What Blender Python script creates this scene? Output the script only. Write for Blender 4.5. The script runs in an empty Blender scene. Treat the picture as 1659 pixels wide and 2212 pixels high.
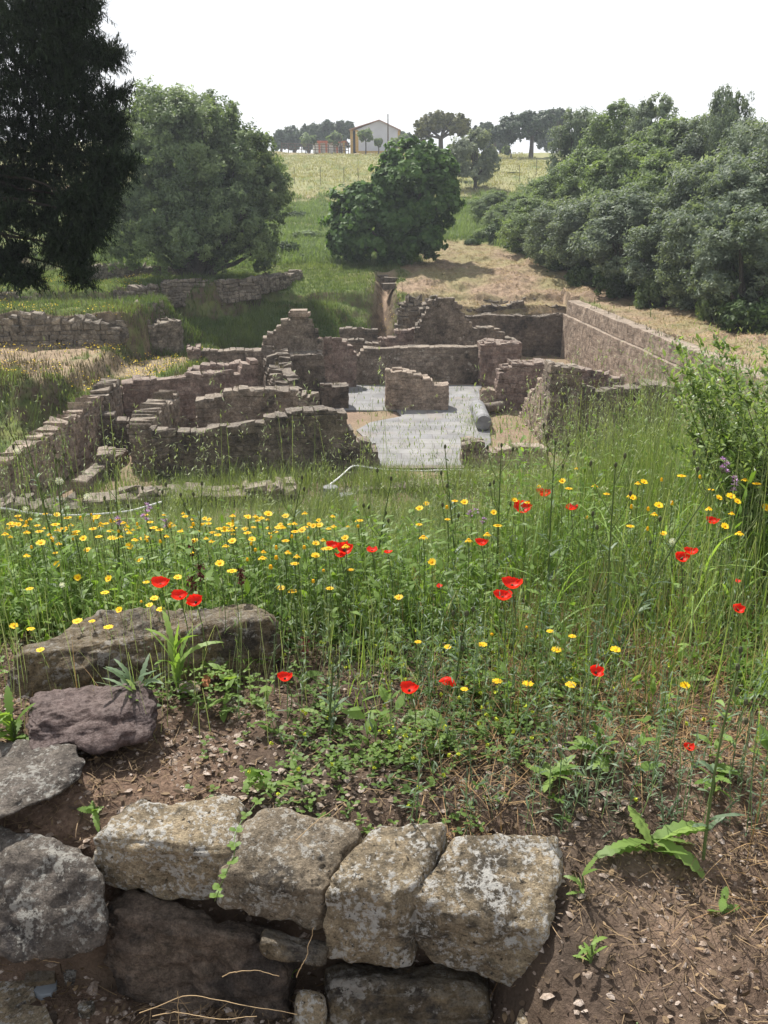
import bpy, math, random
import numpy as np
from mathutils import Vector, Matrix
R = math.radians
scene = bpy.context.scene
COL = scene.collection
rng = np.random.default_rng(7)
random.seed(7)

# ---------------------------------------------------------------- camera, sky, sun
EYE = (0.0, 0.0, 1.6)
PITCH = R(19.26)
FPX = 1877.0            # focal length in the pixels of a 1659 x 2212 picture
cam_d = bpy.data.cameras.new('camera'); cam = bpy.data.objects.new('camera', cam_d); COL.objects.link(cam)
cam.location = EYE
cam.rotation_euler = (math.pi/2 - PITCH, 0, 0)
cam_d.sensor_fit = 'VERTICAL'; cam_d.sensor_height = 24
cam_d.lens = 24*FPX/2212
cam_d.clip_start = 0.05; cam_d.clip_end = 3000
scene.camera = cam

SUN_EL, SUN_AZ = R(57), R(-32)        # azimuth from +Y, clockwise positive: behind the ruins, to the left
world = bpy.data.worlds.new('World'); scene.world = world; world.use_nodes = True
wn = world.node_tree; wn.nodes.clear()
wo = wn.nodes.new('ShaderNodeOutputWorld'); bg = wn.nodes.new('ShaderNodeBackground')
sky = wn.nodes.new('ShaderNodeTexSky'); sky.sky_type = 'NISHITA'; sky.sun_disc = False
sky.sun_elevation = SUN_EL; sky.sun_rotation = SUN_AZ; sky.dust_density = 2.5; sky.air_density = 1.0
# thin bright cloud veil over the blue
tc = wn.nodes.new('ShaderNodeTexCoord'); nz = wn.nodes.new('ShaderNodeTexNoise')
mp = wn.nodes.new('ShaderNodeMapping'); mp.inputs['Scale'].default_value = (1.2, 1.2, 3.0)
wn.links.new(tc.outputs['Generated'], mp.inputs['Vector']); wn.links.new(mp.outputs[0], nz.inputs['Vector'])
nz.inputs['Scale'].default_value = 1.3; nz.inputs['Detail'].default_value = 5
rp = wn.nodes.new('ShaderNodeValToRGB'); rp.color_ramp.elements[0].position = .33; rp.color_ramp.elements[1].position = .52
rp.color_ramp.elements[0].color = (.6, .6, .6, 1); rp.color_ramp.elements[1].color = (1, 1, 1, 1)
mx = wn.nodes.new('ShaderNodeMixRGB'); mx.inputs[2].default_value = (11.5, 11.7, 12.0, 1)
sp = wn.nodes.new('ShaderNodeSeparateXYZ'); wn.links.new(tc.outputs['Generated'], sp.inputs[0])
mm = wn.nodes.new('ShaderNodeMath'); mm.operation = 'MULTIPLY_ADD'; mm.inputs[1].default_value = -.3; wn.links.new(sp.outputs[0], mm.inputs[0]); wn.links.new(sp.outputs[2], mm.inputs[2])
rq = wn.nodes.new('ShaderNodeValToRGB'); rq.color_ramp.elements[0].position = .16; rq.color_ramp.elements[0].color = (1, 1, 1, 1); rq.color_ramp.elements[1].position = .36; rq.color_ramp.elements[1].color = (.62, .62, .62, 1); wn.links.new(mm.outputs[0], rq.inputs[0])
ml = wn.nodes.new('ShaderNodeMixRGB'); ml.blend_type = 'MULTIPLY'; ml.inputs[0].default_value = 1; wn.links.new(rp.outputs[0], ml.inputs[1]); wn.links.new(rq.outputs[0], ml.inputs[2])
wn.links.new(nz.outputs['Fac'], rp.inputs[0]); wn.links.new(ml.outputs[0], mx.inputs[0])
wn.links.new(sky.outputs[0], mx.inputs[1]); wn.links.new(mx.outputs[0], bg.inputs[0])
bg.inputs[1].default_value = 0.062
wn.links.new(bg.outputs[0], wo.inputs[0])

sun_d = bpy.data.lights.new('sun', 'SUN'); sun = bpy.data.objects.new('sun', sun_d); COL.objects.link(sun)
sun_d.energy = 4.7; sun_d.angle = R(1.2); sun_d.color = (1, .955, .88)
sd = Vector((math.sin(SUN_AZ)*math.cos(SUN_EL), math.cos(SUN_AZ)*math.cos(SUN_EL), math.sin(SUN_EL)))
sun.rotation_euler = sd.to_track_quat('Z', 'Y').to_euler()
scene.view_settings.view_transform = 'Standard'; scene.view_settings.look = 'None'
scene.view_settings.exposure = 0.72; scene.view_settings.gamma = 1
scene.cycles.max_bounces = 6; scene.cycles.diffuse_bounces = 3; scene.cycles.transparent_max_bounces = 6
scene.cycles.use_denoising = True

# ---------------------------------------------------------------- helpers
CP, SP = math.cos(PITCH), math.sin(PITCH)
def ray(px, py):
    a = (px-829.5)/FPX; b = -(py-1106.0)/FPX
    return np.array([a, CP + b*SP, -SP + b*CP])
def at(px, py, Y):                      # the point at distance Y seen at a pixel
    d = ray(px, py); t = Y/d[1]; return np.array([d[0]*t, Y, EYE[2]+d[2]*t])
def on(px, py, z):                      # the point at height z seen at a pixel
    d = ray(px, py); t = (z-EYE[2])/d[2]; return np.array([d[0]*t, d[1]*t, z])
def proj(p):
    x, y, z = p[0], p[1], p[2]-EYE[2]
    dep = y*CP - z*SP; up = y*SP + z*CP
    return 829.5+FPX*x/dep, 1106-FPX*up/dep

def vnoise(p, seed=0):
    p = np.asarray(p, float); i = np.floor(p).astype(np.int64); f = p-i; f = f*f*(3-2*f)
    def h(a, b, c):
        n = (a*374761393 + b*668265263 + c*2147483647 + seed*1274126177) & 0xffffffff
        n = ((n ^ (n >> 13))*1274126177) & 0xffffffff
        n = ((n ^ (n >> 16))*2246822519) & 0xffffffff
        return ((n ^ (n >> 15)) & 0xffff)/65535.0
    x, y, z = i[..., 0], i[..., 1], i[..., 2]; fx, fy, fz = f[..., 0], f[..., 1], f[..., 2]
    def l(a, b, t): return a+(b-a)*t
    return l(l(l(h(x, y, z), h(x+1, y, z), fx), l(h(x, y+1, z), h(x+1, y+1, z), fx), fy),
             l(l(h(x, y, z+1), h(x+1, y, z+1), fx), l(h(x, y+1, z+1), h(x+1, y+1, z+1), fx), fy), fz)*2-1
def fbm(p, oct=4, seed=0, gain=.5):
    p = np.asarray(p, float); s = 0; a = 1
    for k in range(oct):
        s = s + a*vnoise(p*(2.03**k)+k*17.3, seed+k); a *= gain
    return s
def n2(x, y, sc, oct=3, seed=0):
    return fbm(np.stack([np.asarray(x)*sc, np.asarray(y)*sc, np.full_like(np.asarray(x, float), seed*3.7)], -1), oct, seed)
def sms(a, b, t):
    t = np.clip((t-a)/(b-a), 0, 1); return t*t*(3-2*t)

class MB:                                # collects geometry, builds ONE mesh object
    def __init__(s): s.v = []; s.f = {3: [], 4: []}; s.t = []; s.n = 0; s.tr = {3: [], 4: []}
    def add(s, v, f, tint=.5):
        v = np.asarray(v, float).reshape(-1, 3); f = np.asarray(f, np.int64)
        if len(f) == 0: return
        s.f[f.shape[1]].append(f+s.n); s.v.append(v)
        s.t.append(np.broadcast_to(np.asarray(tint, float), (len(v),)).copy()); s.n += len(v)
    def build(s, name, mat, parent=None, smooth=False, loc=None):
        me = bpy.data.meshes.new(name)
        v = np.concatenate(s.v) if s.v else np.zeros((0, 3)); t = np.concatenate(s.t) if s.t else np.zeros(0)
        if loc is not None: v = v-np.asarray(loc, float)
        me.vertices.add(len(v)); me.vertices.foreach_set('co', v.astype(np.float32).ravel())
        loops = []; starts = []; tot = 0
        for k in (3, 4):
            if s.f[k]:
                a = np.concatenate(s.f[k]); loops.append(a.ravel())
                starts.append(tot+np.arange(len(a))*k); tot += a.size
        if loops:
            loops = np.concatenate(loops).astype(np.int32); starts = np.concatenate(starts).astype(np.int32)
            me.loops.add(len(loops)); me.loops.foreach_set('vertex_index', loops)
            me.polygons.add(len(starts)); me.polygons.foreach_set('loop_start', starts)
            me.update(calc_edges=True)
            me.polygons.foreach_set('use_smooth', np.full(len(starts), smooth))
        at_ = me.attributes.new('tint', 'FLOAT', 'POINT'); at_.data.foreach_set('value', t.astype(np.float32))
        me.update(); me.validate()
        if mat: me.materials.append(mat)
        o = bpy.data.objects.new(name, me); COL.objects.link(o)
        if loc is not None: o.location = loc
        if parent: o.parent = parent
        return o
def tag(o, label=None, cat=None, group=None, kind=None):
    for k, v in (('label', label), ('category', cat), ('group', group), ('kind', kind)):
        if v: o[k] = v
    return o
def empty(name, loc=(0, 0, 0), rz=0):
    o = bpy.data.objects.new(name, None); COL.objects.link(o); o.location = tuple(loc); o.rotation_euler = (0, 0, rz)
    o.empty_display_size = .1
    return o
def copy_tree(o, parent=None):
    c = o.copy(); COL.objects.link(c); c.parent = parent
    for ch in list(o.children): copy_tree(ch, c)
    return c

def ribbons(P, az, el, bend, L, W, segs=4, prof=None, cup=0.0, roll=None):
    """curved blades: start P, heading az, elevation el, elevation changes by bend over the length"""
    P = np.asarray(P, float); n = len(P)
    az, el, bend, L, W = [np.broadcast_to(np.asarray(a, float), (n,)) for a in (az, el, bend, L, W)]
    if prof is None: prof = [1-.9*(k/segs)**1.5 for k in range(segs+1)]
    pos = P.copy(); side = np.stack([-np.sin(az), np.cos(az), np.zeros(n)], -1)
    vs = []
    for k in range(segs+1):
        e = el+bend*(k/segs)
        d = np.stack([np.cos(e)*np.cos(az), np.cos(e)*np.sin(az), np.sin(e)], -1)
        sd_ = side
        if roll is not None:
            nn = np.cross(d, side); sd_ = side*np.cos(roll)[:, None]+nn*np.sin(roll)[:, None]
        w = (W*prof[k]*.5)[:, None]
        vs.append(np.stack([pos-sd_*w, pos+sd_*w], 1))
        pos = pos+d*(L/segs)[:, None]
    V = np.stack(vs, 1).reshape(-1, 3)                 # n, segs+1, 2
    b = (np.arange(n)*(segs+1)*2)[:, None]
    F = np.concatenate([np.stack([b+2*k, b+2*k+1, b+2*k+3, b+2*k+2], -1) for k in range(segs)], 1).reshape(-1, 4)
    return V, F, pos
def rep(t, segs): return np.repeat(t, (segs+1)*2)
def tube(mb, pts, rad, sides=6, tint=.5, cap=True):
    pts = np.asarray(pts, float); n = len(pts); rad = np.broadcast_to(np.asarray(rad, float), (n,))
    T = np.gradient(pts, axis=0); T /= np.linalg.norm(T, axis=1)[:, None]+1e-9
    ref = np.array([0, 0, 1.]) if abs(T[0, 2]) < .9 else np.array([1., 0, 0])
    V = []
    for i in range(n):
        a = np.cross(T[i], ref); a /= np.linalg.norm(a)+1e-9; b = np.cross(T[i], a)
        th = np.arange(sides)/sides*2*math.pi
        V.append(pts[i]+rad[i]*(np.cos(th)[:, None]*a+np.sin(th)[:, None]*b))
    V = np.concatenate(V); F = []
    for i in range(n-1):
        for k in range(sides):
            k2 = (k+1) % sides; F.append([i*sides+k, i*sides+k2, (i+1)*sides+k2, (i+1)*sides+k])
    if cap:
        c = len(V); V = np.vstack([V, pts[0], pts[-1]]); 
        F3 = [[c, (k+1) % sides, k] for k in range(sides)]+[[c+1, (n-1)*sides+k, (n-1)*sides+(k+1) % sides] for k in range(sides)]
        n0 = mb.n; mb.add(V, F, tint)
        mb.f[3].append(np.array(F3)+n0)
    else: mb.add(V, F, tint)
def box8(mb, c, tint=.5):                # eight corners: bottom ring then top ring
    mb.add(c, [[3, 2, 1, 0], [4, 5, 6, 7], [0, 1, 5, 4], [1, 2, 6, 5], [2, 3, 7, 6], [3, 0, 4, 7]], tint)
def cbox(mb, c, s, rz=0, tint=.5, jit=0):
    k = np.array([[-1, -1, -1], [1, -1, -1], [1, 1, -1], [-1, 1, -1], [-1, -1, 1], [1, -1, 1], [1, 1, 1], [-1, 1, 1]])*np.array(s)/2
    if jit: k = k+rng.normal(0, jit, (8, 3))
    cz, sz = math.cos(rz), math.sin(rz)
    k = np.stack([k[:, 0]*cz-k[:, 1]*sz, k[:, 0]*sz+k[:, 1]*cz, k[:, 2]], -1)+np.array(c)
    box8(mb, k, tint)

# ---------------------------------------------------------------- materials
def new_mat(name, rough=.9, spec=.2):
    m = bpy.data.materials.new(name); m.use_nodes = True; nt = m.node_tree
    b = nt.nodes['Principled BSDF']; b.inputs['Roughness'].default_value = rough
    b.inputs['Specular IOR Level'].default_value = spec
    return m, nt, b
def node(nt, t, **kw):
    n = nt.nodes.new(t)
    for k, v in kw.items():
        if k in n.inputs: n.inputs[k].default_value = v
        else: setattr(n, k, v)
    return n
def noise(nt, vec, scale, detail=4, rough=.55):
    n = node(nt, 'ShaderNodeTexNoise', Scale=scale, Detail=detail, Roughness=rough); nt.links.new(vec, n.inputs['Vector']); return n.outputs['Fac']
def ramp(nt, fac, stops):
    r = nt.nodes.new('ShaderNodeValToRGB'); e = r.color_ramp.elements
    while len(e) < len(stops): e.new(.5)
    for k, (p, c) in enumerate(stops):
        e[k].position = p; e[k].color = (*c, 1) if not isinstance(c, (int, float)) else (c, c, c, 1)
    nt.links.new(fac, r.inputs[0]); return r.outputs[0]
def mixc(nt, fac, a, b, mode='MIX'):
    m = nt.nodes.new('ShaderNodeMixRGB'); m.blend_type = mode
    for i, s in ((0, fac), (1, a), (2, b)):
        if hasattr(s, 'is_linked') or isinstance(s, bpy.types.NodeSocket): nt.links.new(s, m.inputs[i])
        elif isinstance(s, tuple): m.inputs[i].default_value = (*s, 1)
        else: m.inputs[i].default_value = s
    return m.outputs[0]
def attr(nt, name, out='Fac'):
    a = nt.nodes.new('ShaderNodeAttribute'); a.attribute_name = name; return a.outputs[out]
def bump(nt, b, h, dist, strength=1.0):
    n = node(nt, 'ShaderNodeBump', Distance=dist, Strength=strength); nt.links.new(h, n.inputs['Height']); nt.links.new(n.outputs[0], b.inputs['Normal'])
def objc(nt): return nt.nodes.new('ShaderNodeTexCoord').outputs['Object']
def geo(nt): return nt.nodes.new('ShaderNodeNewGeometry').outputs['Position']

def stone_mat(name, c1, c2, c3, stain=(.05, .045, .042), sc=1.0, bd=.03, stain_lo=.5, lichen=None, lich_pos=.62, lsc=9, top=None, mott=.0, pits=0):
    m, nt, b = new_mat(name, .92, .15); p = geo(nt)
    big = noise(nt, p, .9*sc, 4); mid = noise(nt, p, 5*sc, 5, .65); fine = noise(nt, p, 32*sc, 6, .7); grain = noise(nt, p, 11*sc, 4, .8)
    col = ramp(nt, attr(nt, 'tint'), [(0, c1), (.5, c2), (1, c3)])
    col = mixc(nt, .6, col, ramp(nt, mid, [(.3, c1), (.5, c2), (.72, c3)]))
    col = mixc(nt, ramp(nt, mixc(nt, .5, big, mid), [(stain_lo, 0.), (stain_lo+.12, .85)]), col, stain)
    col = mixc(nt, .8, col, ramp(nt, fine, [(.3, .45), (.5, 1.), (.7, 1.35)]), 'MULTIPLY')
    col = mixc(nt, .8, col, ramp(nt, grain, [(.3, .5), (.5, 1.), (.68, 1.5)]), 'MULTIPLY')
    col = mixc(nt, mott, col, ramp(nt, noise(nt, p, 2.6*sc, 6, .72), [(.32, .38), (.5, .95), (.66, 1.55)]), 'MULTIPLY')
    if lichen:
        l1 = noise(nt, p, lsc*sc, 6, .7); l2 = noise(nt, p, 2.2*sc, 3)
        col = mixc(nt, ramp(nt, mixc(nt, .35, l1, l2), [(lich_pos-.09, 0.), (lich_pos-.04, .85)]), col, lichen)
    if pits:
        pn = noise(nt, p, 15*sc, 3, .6); col = mixc(nt, ramp(nt, mixc(nt, .4, pn, mid), [(.36, pits), (.42, 0.)]), col, (.022, .02, .018))
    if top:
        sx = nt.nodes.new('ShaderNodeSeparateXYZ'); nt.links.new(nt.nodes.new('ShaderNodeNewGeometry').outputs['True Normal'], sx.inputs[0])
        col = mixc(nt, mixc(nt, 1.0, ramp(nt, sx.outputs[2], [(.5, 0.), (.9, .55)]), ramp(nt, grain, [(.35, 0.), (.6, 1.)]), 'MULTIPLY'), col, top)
    nt.links.new(col, b.inputs['Base Color'])
    bump(nt, b, mixc(nt, .5, mid, fine), bd)
    return m
def leaf_mat(name, dark, light, transl=.35, rough=.55, spec=.3, gloss=None):
    m, nt, b = new_mat(name, rough, spec); p = geo(nt)
    col = ramp(nt, attr(nt, 'tint'), [(0, dark), (1, light)])
    col = mixc(nt, .5, col, ramp(nt, noise(nt, p, 1.1, 3), [(.3, .6), (.7, 1.3)]), 'MULTIPLY')
    nt.links.new(col, b.inputs['Base Color'])
    t = nt.nodes.new('ShaderNodeBsdfTranslucent'); nt.links.new(mixc(nt, 1.0, col, (1.25, 1.3, .6), 'MULTIPLY'), t.inputs[0])
    ms = nt.nodes.new('ShaderNodeMixShader'); ms.inputs[0].default_value = transl
    nt.links.new(b.outputs[0], ms.inputs[1]); nt.links.new(t.outputs[0], ms.inputs[2])
    nt.links.new(ms.outputs[0], nt.nodes['Material Output'].inputs[0]); return m
def plain(name, c, rough=.8, spec=.2, var=.25, sc=8, bd=0):
    m, nt, b = new_mat(name, rough, spec); n_ = noise(nt, objc(nt), sc, 4)
    nt.links.new(mixc(nt, 1.0, c, ramp(nt, n_, [(.3, 1-var), (.7, 1+var)]), 'MULTIPLY'), b.inputs['Base Color'])
    if bd: bump(nt, b, n_, bd)
    return m
# ---------------------------------------------------------------- terrain
def psd(x, y, poly):                     # signed distance to a polygon, positive inside
    P = np.asarray(poly, float); d = np.full(np.shape(x), 1e9); ins = np.zeros(np.shape(x), bool)
    for i in range(len(P)):
        a = P[i]; b = P[(i+1) % len(P)]; e = b-a
        t = np.clip(((x-a[0])*e[0]+(y-a[1])*e[1])/(e@e), 0, 1)
        d = np.minimum(d, np.hypot(x-a[0]-t*e[0], y-a[1]-t*e[1]))
        c = (a[1] > y) != (b[1] > y)
        ins ^= c & (x < e[0]*(y-a[1])/(e[1]+1e-12)+a[0])
    return np.where(ins, d, -d)
FLOOR = -5.8
PIT = [(-9.2, 12), (11.45, 12), (9.72, 46.4), (0.9, 46.4), (-.6, 44), (-3, 41.3), (-7.2, 39.6), (-7.5, 36), (-9.2, 30.2)]
T1 = [(-10.52, 29.3), (-9.7, 29.4), (-9.3, 30.6), (-7.6, 35.7), (-7.6, 40.2), (-11.2, 41), (-11.6, 36), (-14, 33)]
T2 = [(-13.4, 30.2), (-12, 28.9), (-11.3, 30.3), (-11.0, 36.5), (-11, 38.6), (-11.65, 38.6), (-24, 38.6), (-24, 31)]
T3 = [(-24, 37.3), (-10.7, 37.3), (-10.2, 41.9), (-24, 41.9)]
T4 = [(-30, 41.9), (-13.2, 41.9), (-12.8, 44.6), (-11.4, 46.3), (-9.8, 44.6), (-8.5, 44.6), (-7.4, 45.9), (-4.8, 52.6), (-4.6, 56), (-30, 60)]
STRAW = [(1.6, 46.3), (0.9, 50), (1.2, 55), (2.6, 60), (4.2, 67), (6.2, 67.5), (8.8, 62), (10.8, 56), (13.5, 47), (15.5, 34), (14.5, 20), (10.2, 18), (10.2, 46.3)]
PY = [-60, -2, 0, 1.3, 1.75, 2.5, 3.0, 3.5, 4.2, 5, 8, 12, 19, 21, 45.8, 46.4, 52, 58, 68, 80, 90, 100, 125, 150, 175, 260, 420, 900]
PZ = [-.5, -.2, -.06, -.04, .22, .25, .17, .0, -.3, -.75, -2.2, -3.7, -5.7, -5.8, -5.8, -2.9, -2.2, -1.6, -.7, .8, 2.6, 4.7, 7.3, 9.8, 11, 11, 4, -20]
XB = lambda y: np.interp(y, [5, 20, 30, 44, 55, 66, 80, 100, 130], [11, 15, 15.5, 14.2, 11.8, 10.2, 9.5, 15, 40])
def H(x, y, detail=True):
    x = np.asarray(x, float); y = np.asarray(y, float)
    h = np.interp(y, PY, PZ)
    # in front, right of the rubble kerb the bare soil slopes instead of stepping
    rz = np.interp(y, [-2, 0, 1.1, 1.45, 1.9, 2.5], [-.32, -.18, -.06, .08, .235, .25])
    lz = np.interp(y, [-2, 0, 1.58, 1.70, 1.8, 2.5], [-.32, -.2, -.16, .16, .22, .25])
    w = sms(.20, .40, x); nz_ = lz*(1-w)+rz*w
    h = np.where(y < 2.5, nz_, h)
    h = np.where((y > 2.5) & (y < 9), h+sms(2.5, 3.2, y)*sms(9, 6, y)*(.22*sms(.2, 1.4, x)), h)
    h = np.where((y > 3) & (y < 14), h+sms(3.2, 5.2, y)*sms(14, 7, y)*.62*sms(.3, 1.8, x), h)
    # ground outside the excavated baths
    back = np.interp(y, [40, 46.4, 47.0, 47.25, 48.6, 48.9, 52, 58, 68, 80, 90, 100, 125, 150, 175, 260, 420, 900], [-3.9, -3.78, -3.74, -3.4, -3.3, -2.95, -2.25, -1.6, -.7, .8, 2.6, 4.7, 7.3, 9.8, 11, 11, 4, -20])
    out = back.copy()
    right = np.interp(y, [5, 10, 20, 46, 52, 58], [-.2, -1.3, -2.95, -2.85, -2.2, -1.6])
    out = np.where((x > 9.8) & (y < 49), right, out)
    left = np.interp(y, [12, 20, 28, 29, 33, 38, 42], [-4.2, -5.1, -5.35, -5.2, -4.6, -4.2, -2.6])
    out = np.where((x < -4) & (y < 41.5), np.where(x < -7.4, left, np.minimum(out, -2.9)), out)
    sd = -psd(x, y, PIT)                 # positive outside
    wid = .5+3.6*sms(38, 40, y)*sms(1.6, .2, x)
    wid = np.where((x < -7.4) & (y <= 38), 1.2, wid)
    wid = np.where(y < 16, 5.5, wid)
    k = sms(0, 1, sd/wid); pit = np.interp(y, PY[:14]+[60], PZ[:14]+[FLOOR])
    hh = pit*(1-k)+out*k
    blend = sms(9, 13, y); h = h*(1-blend)+hh*blend
    for poly, z, wd in ((T1, -4.6, .5), (T2, -3.9, .6), (T3, -2.55, .35), (T4, -2.15, .4)):
        s = psd(x, y, poly); kk = sms(-wd, wd*.1, s); h = np.where(kk > 0, np.maximum(h, h*(1-kk)+z*kk) if z > -4 else h*(1-kk)+z*kk, h)
    h = h+np.where(y > 15, np.clip((x-XB(y))*.42, 0, 4.5), 0)
    h = h+np.where((y > 56) & (x < -12), np.clip((-12-x)*.06, 0, 2), 0)
    gx = np.interp(y, [44, 46, 53], [-.5, -.2, .15]); g = np.exp(-((x-gx)/.45)**2)*sms(43.5, 45, y)*sms(54, 52, y)
    h = h-g*.9
    h = h+np.where((x < -7.6) & (y > 22) & (y < 45) & (sd > 0), .22*n2(x, y, .9, 4, 33)*sms(0, 1, sd)*sms(.3, -.3, np.maximum(psd(x, y, T1), np.maximum(psd(x, y, T2), psd(x, y, T3)))), 0)
    if detail:
        amp = np.where(y < 5, .012, np.where(y < 46, .05, .12)); amp = np.where((sd < 0) & (y > 20) & (y < 46), .02, amp)
        h = h+amp*n2(x, y, 1.3, 4, 3)+np.where((y > 26) & (y < 60) & (sd > 0), .11*n2(x, y, 1.1, 4, 13), 0)+np.where(y < 6, .012*n2(x, y, 9, 3, 5), .03*n2(x, y, 5, 2, 6)*np.clip(amp/.05, 0, 1))
        h = h+np.where(y > 46, .25*n2(x, y, .12, 3, 8)*np.where((y < 70) & (x > 1), .3, 1), 0)
    return h
def Hs(x, y): return float(H(np.array([x]), np.array([y]))[0])

def axis(segs):
    a = [segs[0][0]]
    for lo, hi, d0, d1 in segs:
        p = lo; 
        while p < hi-1e-6:
            d = d0+(d1-d0)*(p-lo)/(hi-lo); p = min(hi, p+d); a.append(p)
    return np.array(a)
pos = axis([(0, 2.6, .028, .04), (2.6, 16, .08, .17), (16, 60, .3, 2.5), (60, 500, 4, 60)])
GX = np.concatenate([-pos[::-1][:-1], pos])
GY = axis([(-40, -1, 5, .3), (-1, .9, .2, .05), (.9, 4.5, .028, .045), (4.5, 20, .1, .2), (20, 56, .15, .2), (56, 110, .5, 1.6), (110, 900, 2.5, 60)])
XX, YY = np.meshgrid(GX, GY); ZZ = H(XX, YY)
mb = MB(); nx, ny = len(GX), len(GY)
idx = np.arange(nx*ny).reshape(ny, nx)
F = np.stack([idx[:-1, :-1], idx[:-1, 1:], idx[1:, 1:], idx[1:, :-1]], -1).reshape(-1, 4)
mb.add(np.stack([XX, YY, ZZ], -1).reshape(-1, 3), F)
def masks(x, y):
    nn = n2(x, y, .8, 4, 21); n4 = n2(x, y, 3.5, 3, 22)
    green = sms(2.2, 3.6, y)*.6+.0*x
    green = np.where((y > 5) & (y < 20), .9, green)
    pit = psd(x, y, PIT) > 0
    green = np.where(pit & (y >= 20), np.clip(.25+.5*nn, 0, .6), green)
    green = np.where(~pit & (y >= 20), .95, green)
    straw = sms(-.5, .5, psd(x, y, STRAW)+.8*nn)
    straw = np.maximum(straw, sms(.35, .7, nn*.6+.75)*sms(87, 92, y+4*nn)*.85)
    dirt = sms(-.4, .6, psd(x, y, T2)+.9*nn)*.85*(psd(x, y, T3) < 0)
    dirt = np.maximum(dirt, sms(-.3, .3, psd(x, y, T1)+1.0*nn-.9)*.75*sms(-.6, .2, nn+.3))
    dirt = np.maximum(dirt, (pit & (y >= 20))*.6)
    dirt = np.maximum(dirt, .85*sms(.15, .6, x+.35*nn)*sms(2.0, 1.5, y)*np.clip(.75+nn, 0, 1)); dirt = np.maximum(dirt, .7*sms(-.45, -.8, x+.2*n4)*sms(1.55, 1.4, y))
    gx = np.interp(y, [44, 46, 53], [-.5, -.2, .15]); dirt = np.maximum(dirt, np.exp(-((x-gx)/.7)**2)*sms(43, 45, y)*sms(56, 53, y))
    dirt = np.maximum(dirt, sms(.2, .5, n2(x, y, .3, 3, 31))*((y > 86) & (y < 90))*.9)
    dirt = np.maximum(dirt, ((y > 148) & (y < 156) & (x < 8) & (x > -20))*.8)
    return np.clip(green, 0, 1), np.clip(straw, 0, 1), np.clip(dirt, 0, 1)
gm, smk, dm = masks(XX.ravel(), YY.ravel())
GRD, nt, b = new_mat('ground_soil', .95, .1); p = geo(nt)
n_a = noise(nt, p, 1.6, 5); n_b = noise(nt, p, 14, 6, .7); n_c = noise(nt, p, 90, 5, .7); n_d = noise(nt, p, .35, 4)
soil = mixc(nt, ramp(nt, n_a, [(.42, 0.), (.62, 1.)]), (.075, .057, .045), (.18, .122, .088))
soil = mixc(nt, .8, soil, ramp(nt, n_b, [(.3, .42), (.5, .9), (.7, 1.35)]), 'MULTIPLY')
soil = mixc(nt, .75, soil, ramp(nt, n_c, [(.3, .5), (.55, 1.), (.7, 1.6)]), 'MULTIPLY')
grass = mixc(nt, ramp(nt, n_a, [(.35, 0.), (.65, 1.)]), (.055, .09, .025), (.15, .185, .065))
grass = mixc(nt, ramp(nt, n_d, [(.45, 0.), (.62, .6)]), grass, (.17, .17, .06))
strawc = mixc(nt, ramp(nt, n_b, [(.3, 0.), (.7, 1.)]), (.20, .14, .10), (.36, .27, .19))
strawc = mixc(nt, .85, strawc, ramp(nt, noise(nt, p, 3.2, 8, .75), [(.34, .42), (.5, .95), (.66, 1.3)]), 'MULTIPLY'); strawc = mixc(nt, ramp(nt, n_d, [(.42, 0.), (.6, .7)]), strawc, (.22, .21, .10))
dirtc = mixc(nt, ramp(nt, n_b, [(.3, 0.), (.7, 1.)]), (.20, .135, .10), (.37, .28, .20))
col = mixc(nt, attr(nt, 'green'), soil, grass); sy = nt.nodes.new('ShaderNodeSeparateXYZ'); nt.links.new(p, sy.inputs[0]); mr = node(nt, 'ShaderNodeMapRange'); mr.inputs[1].default_value = 80; mr.inputs[2].default_value = 95; nt.links.new(sy.outputs[1], mr.inputs[0])
strawc = mixc(nt, mr.outputs[0], strawc, mixc(nt, n_d, (.20, .22, .10), (.33, .29, .17)))
col = mixc(nt, attr(nt, 'straw'), col, strawc); col = mixc(nt, attr(nt, 'dirt'), col, dirtc)
# steep cuts show dark earth
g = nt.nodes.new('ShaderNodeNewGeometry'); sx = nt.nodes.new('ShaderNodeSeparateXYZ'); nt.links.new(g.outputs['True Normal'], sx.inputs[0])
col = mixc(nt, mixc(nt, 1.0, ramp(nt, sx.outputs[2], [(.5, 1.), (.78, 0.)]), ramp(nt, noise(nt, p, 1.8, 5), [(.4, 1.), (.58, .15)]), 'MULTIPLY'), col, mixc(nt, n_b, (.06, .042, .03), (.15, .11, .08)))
nt.links.new(col, b.inputs['Base Color']); bump(nt, b, mixc(nt, .5, n_b, n_c), .02)
ground = mb.build('ground', GRD, smooth=True); ground['kind'] = 'structure'
for nm, arr in (('green', gm), ('straw', smk), ('dirt', dm)):
    a_ = ground.data.attributes.new(nm, 'FLOAT', 'POINT'); a_.data.foreach_set('value', arr.astype(np.float32))

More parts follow.
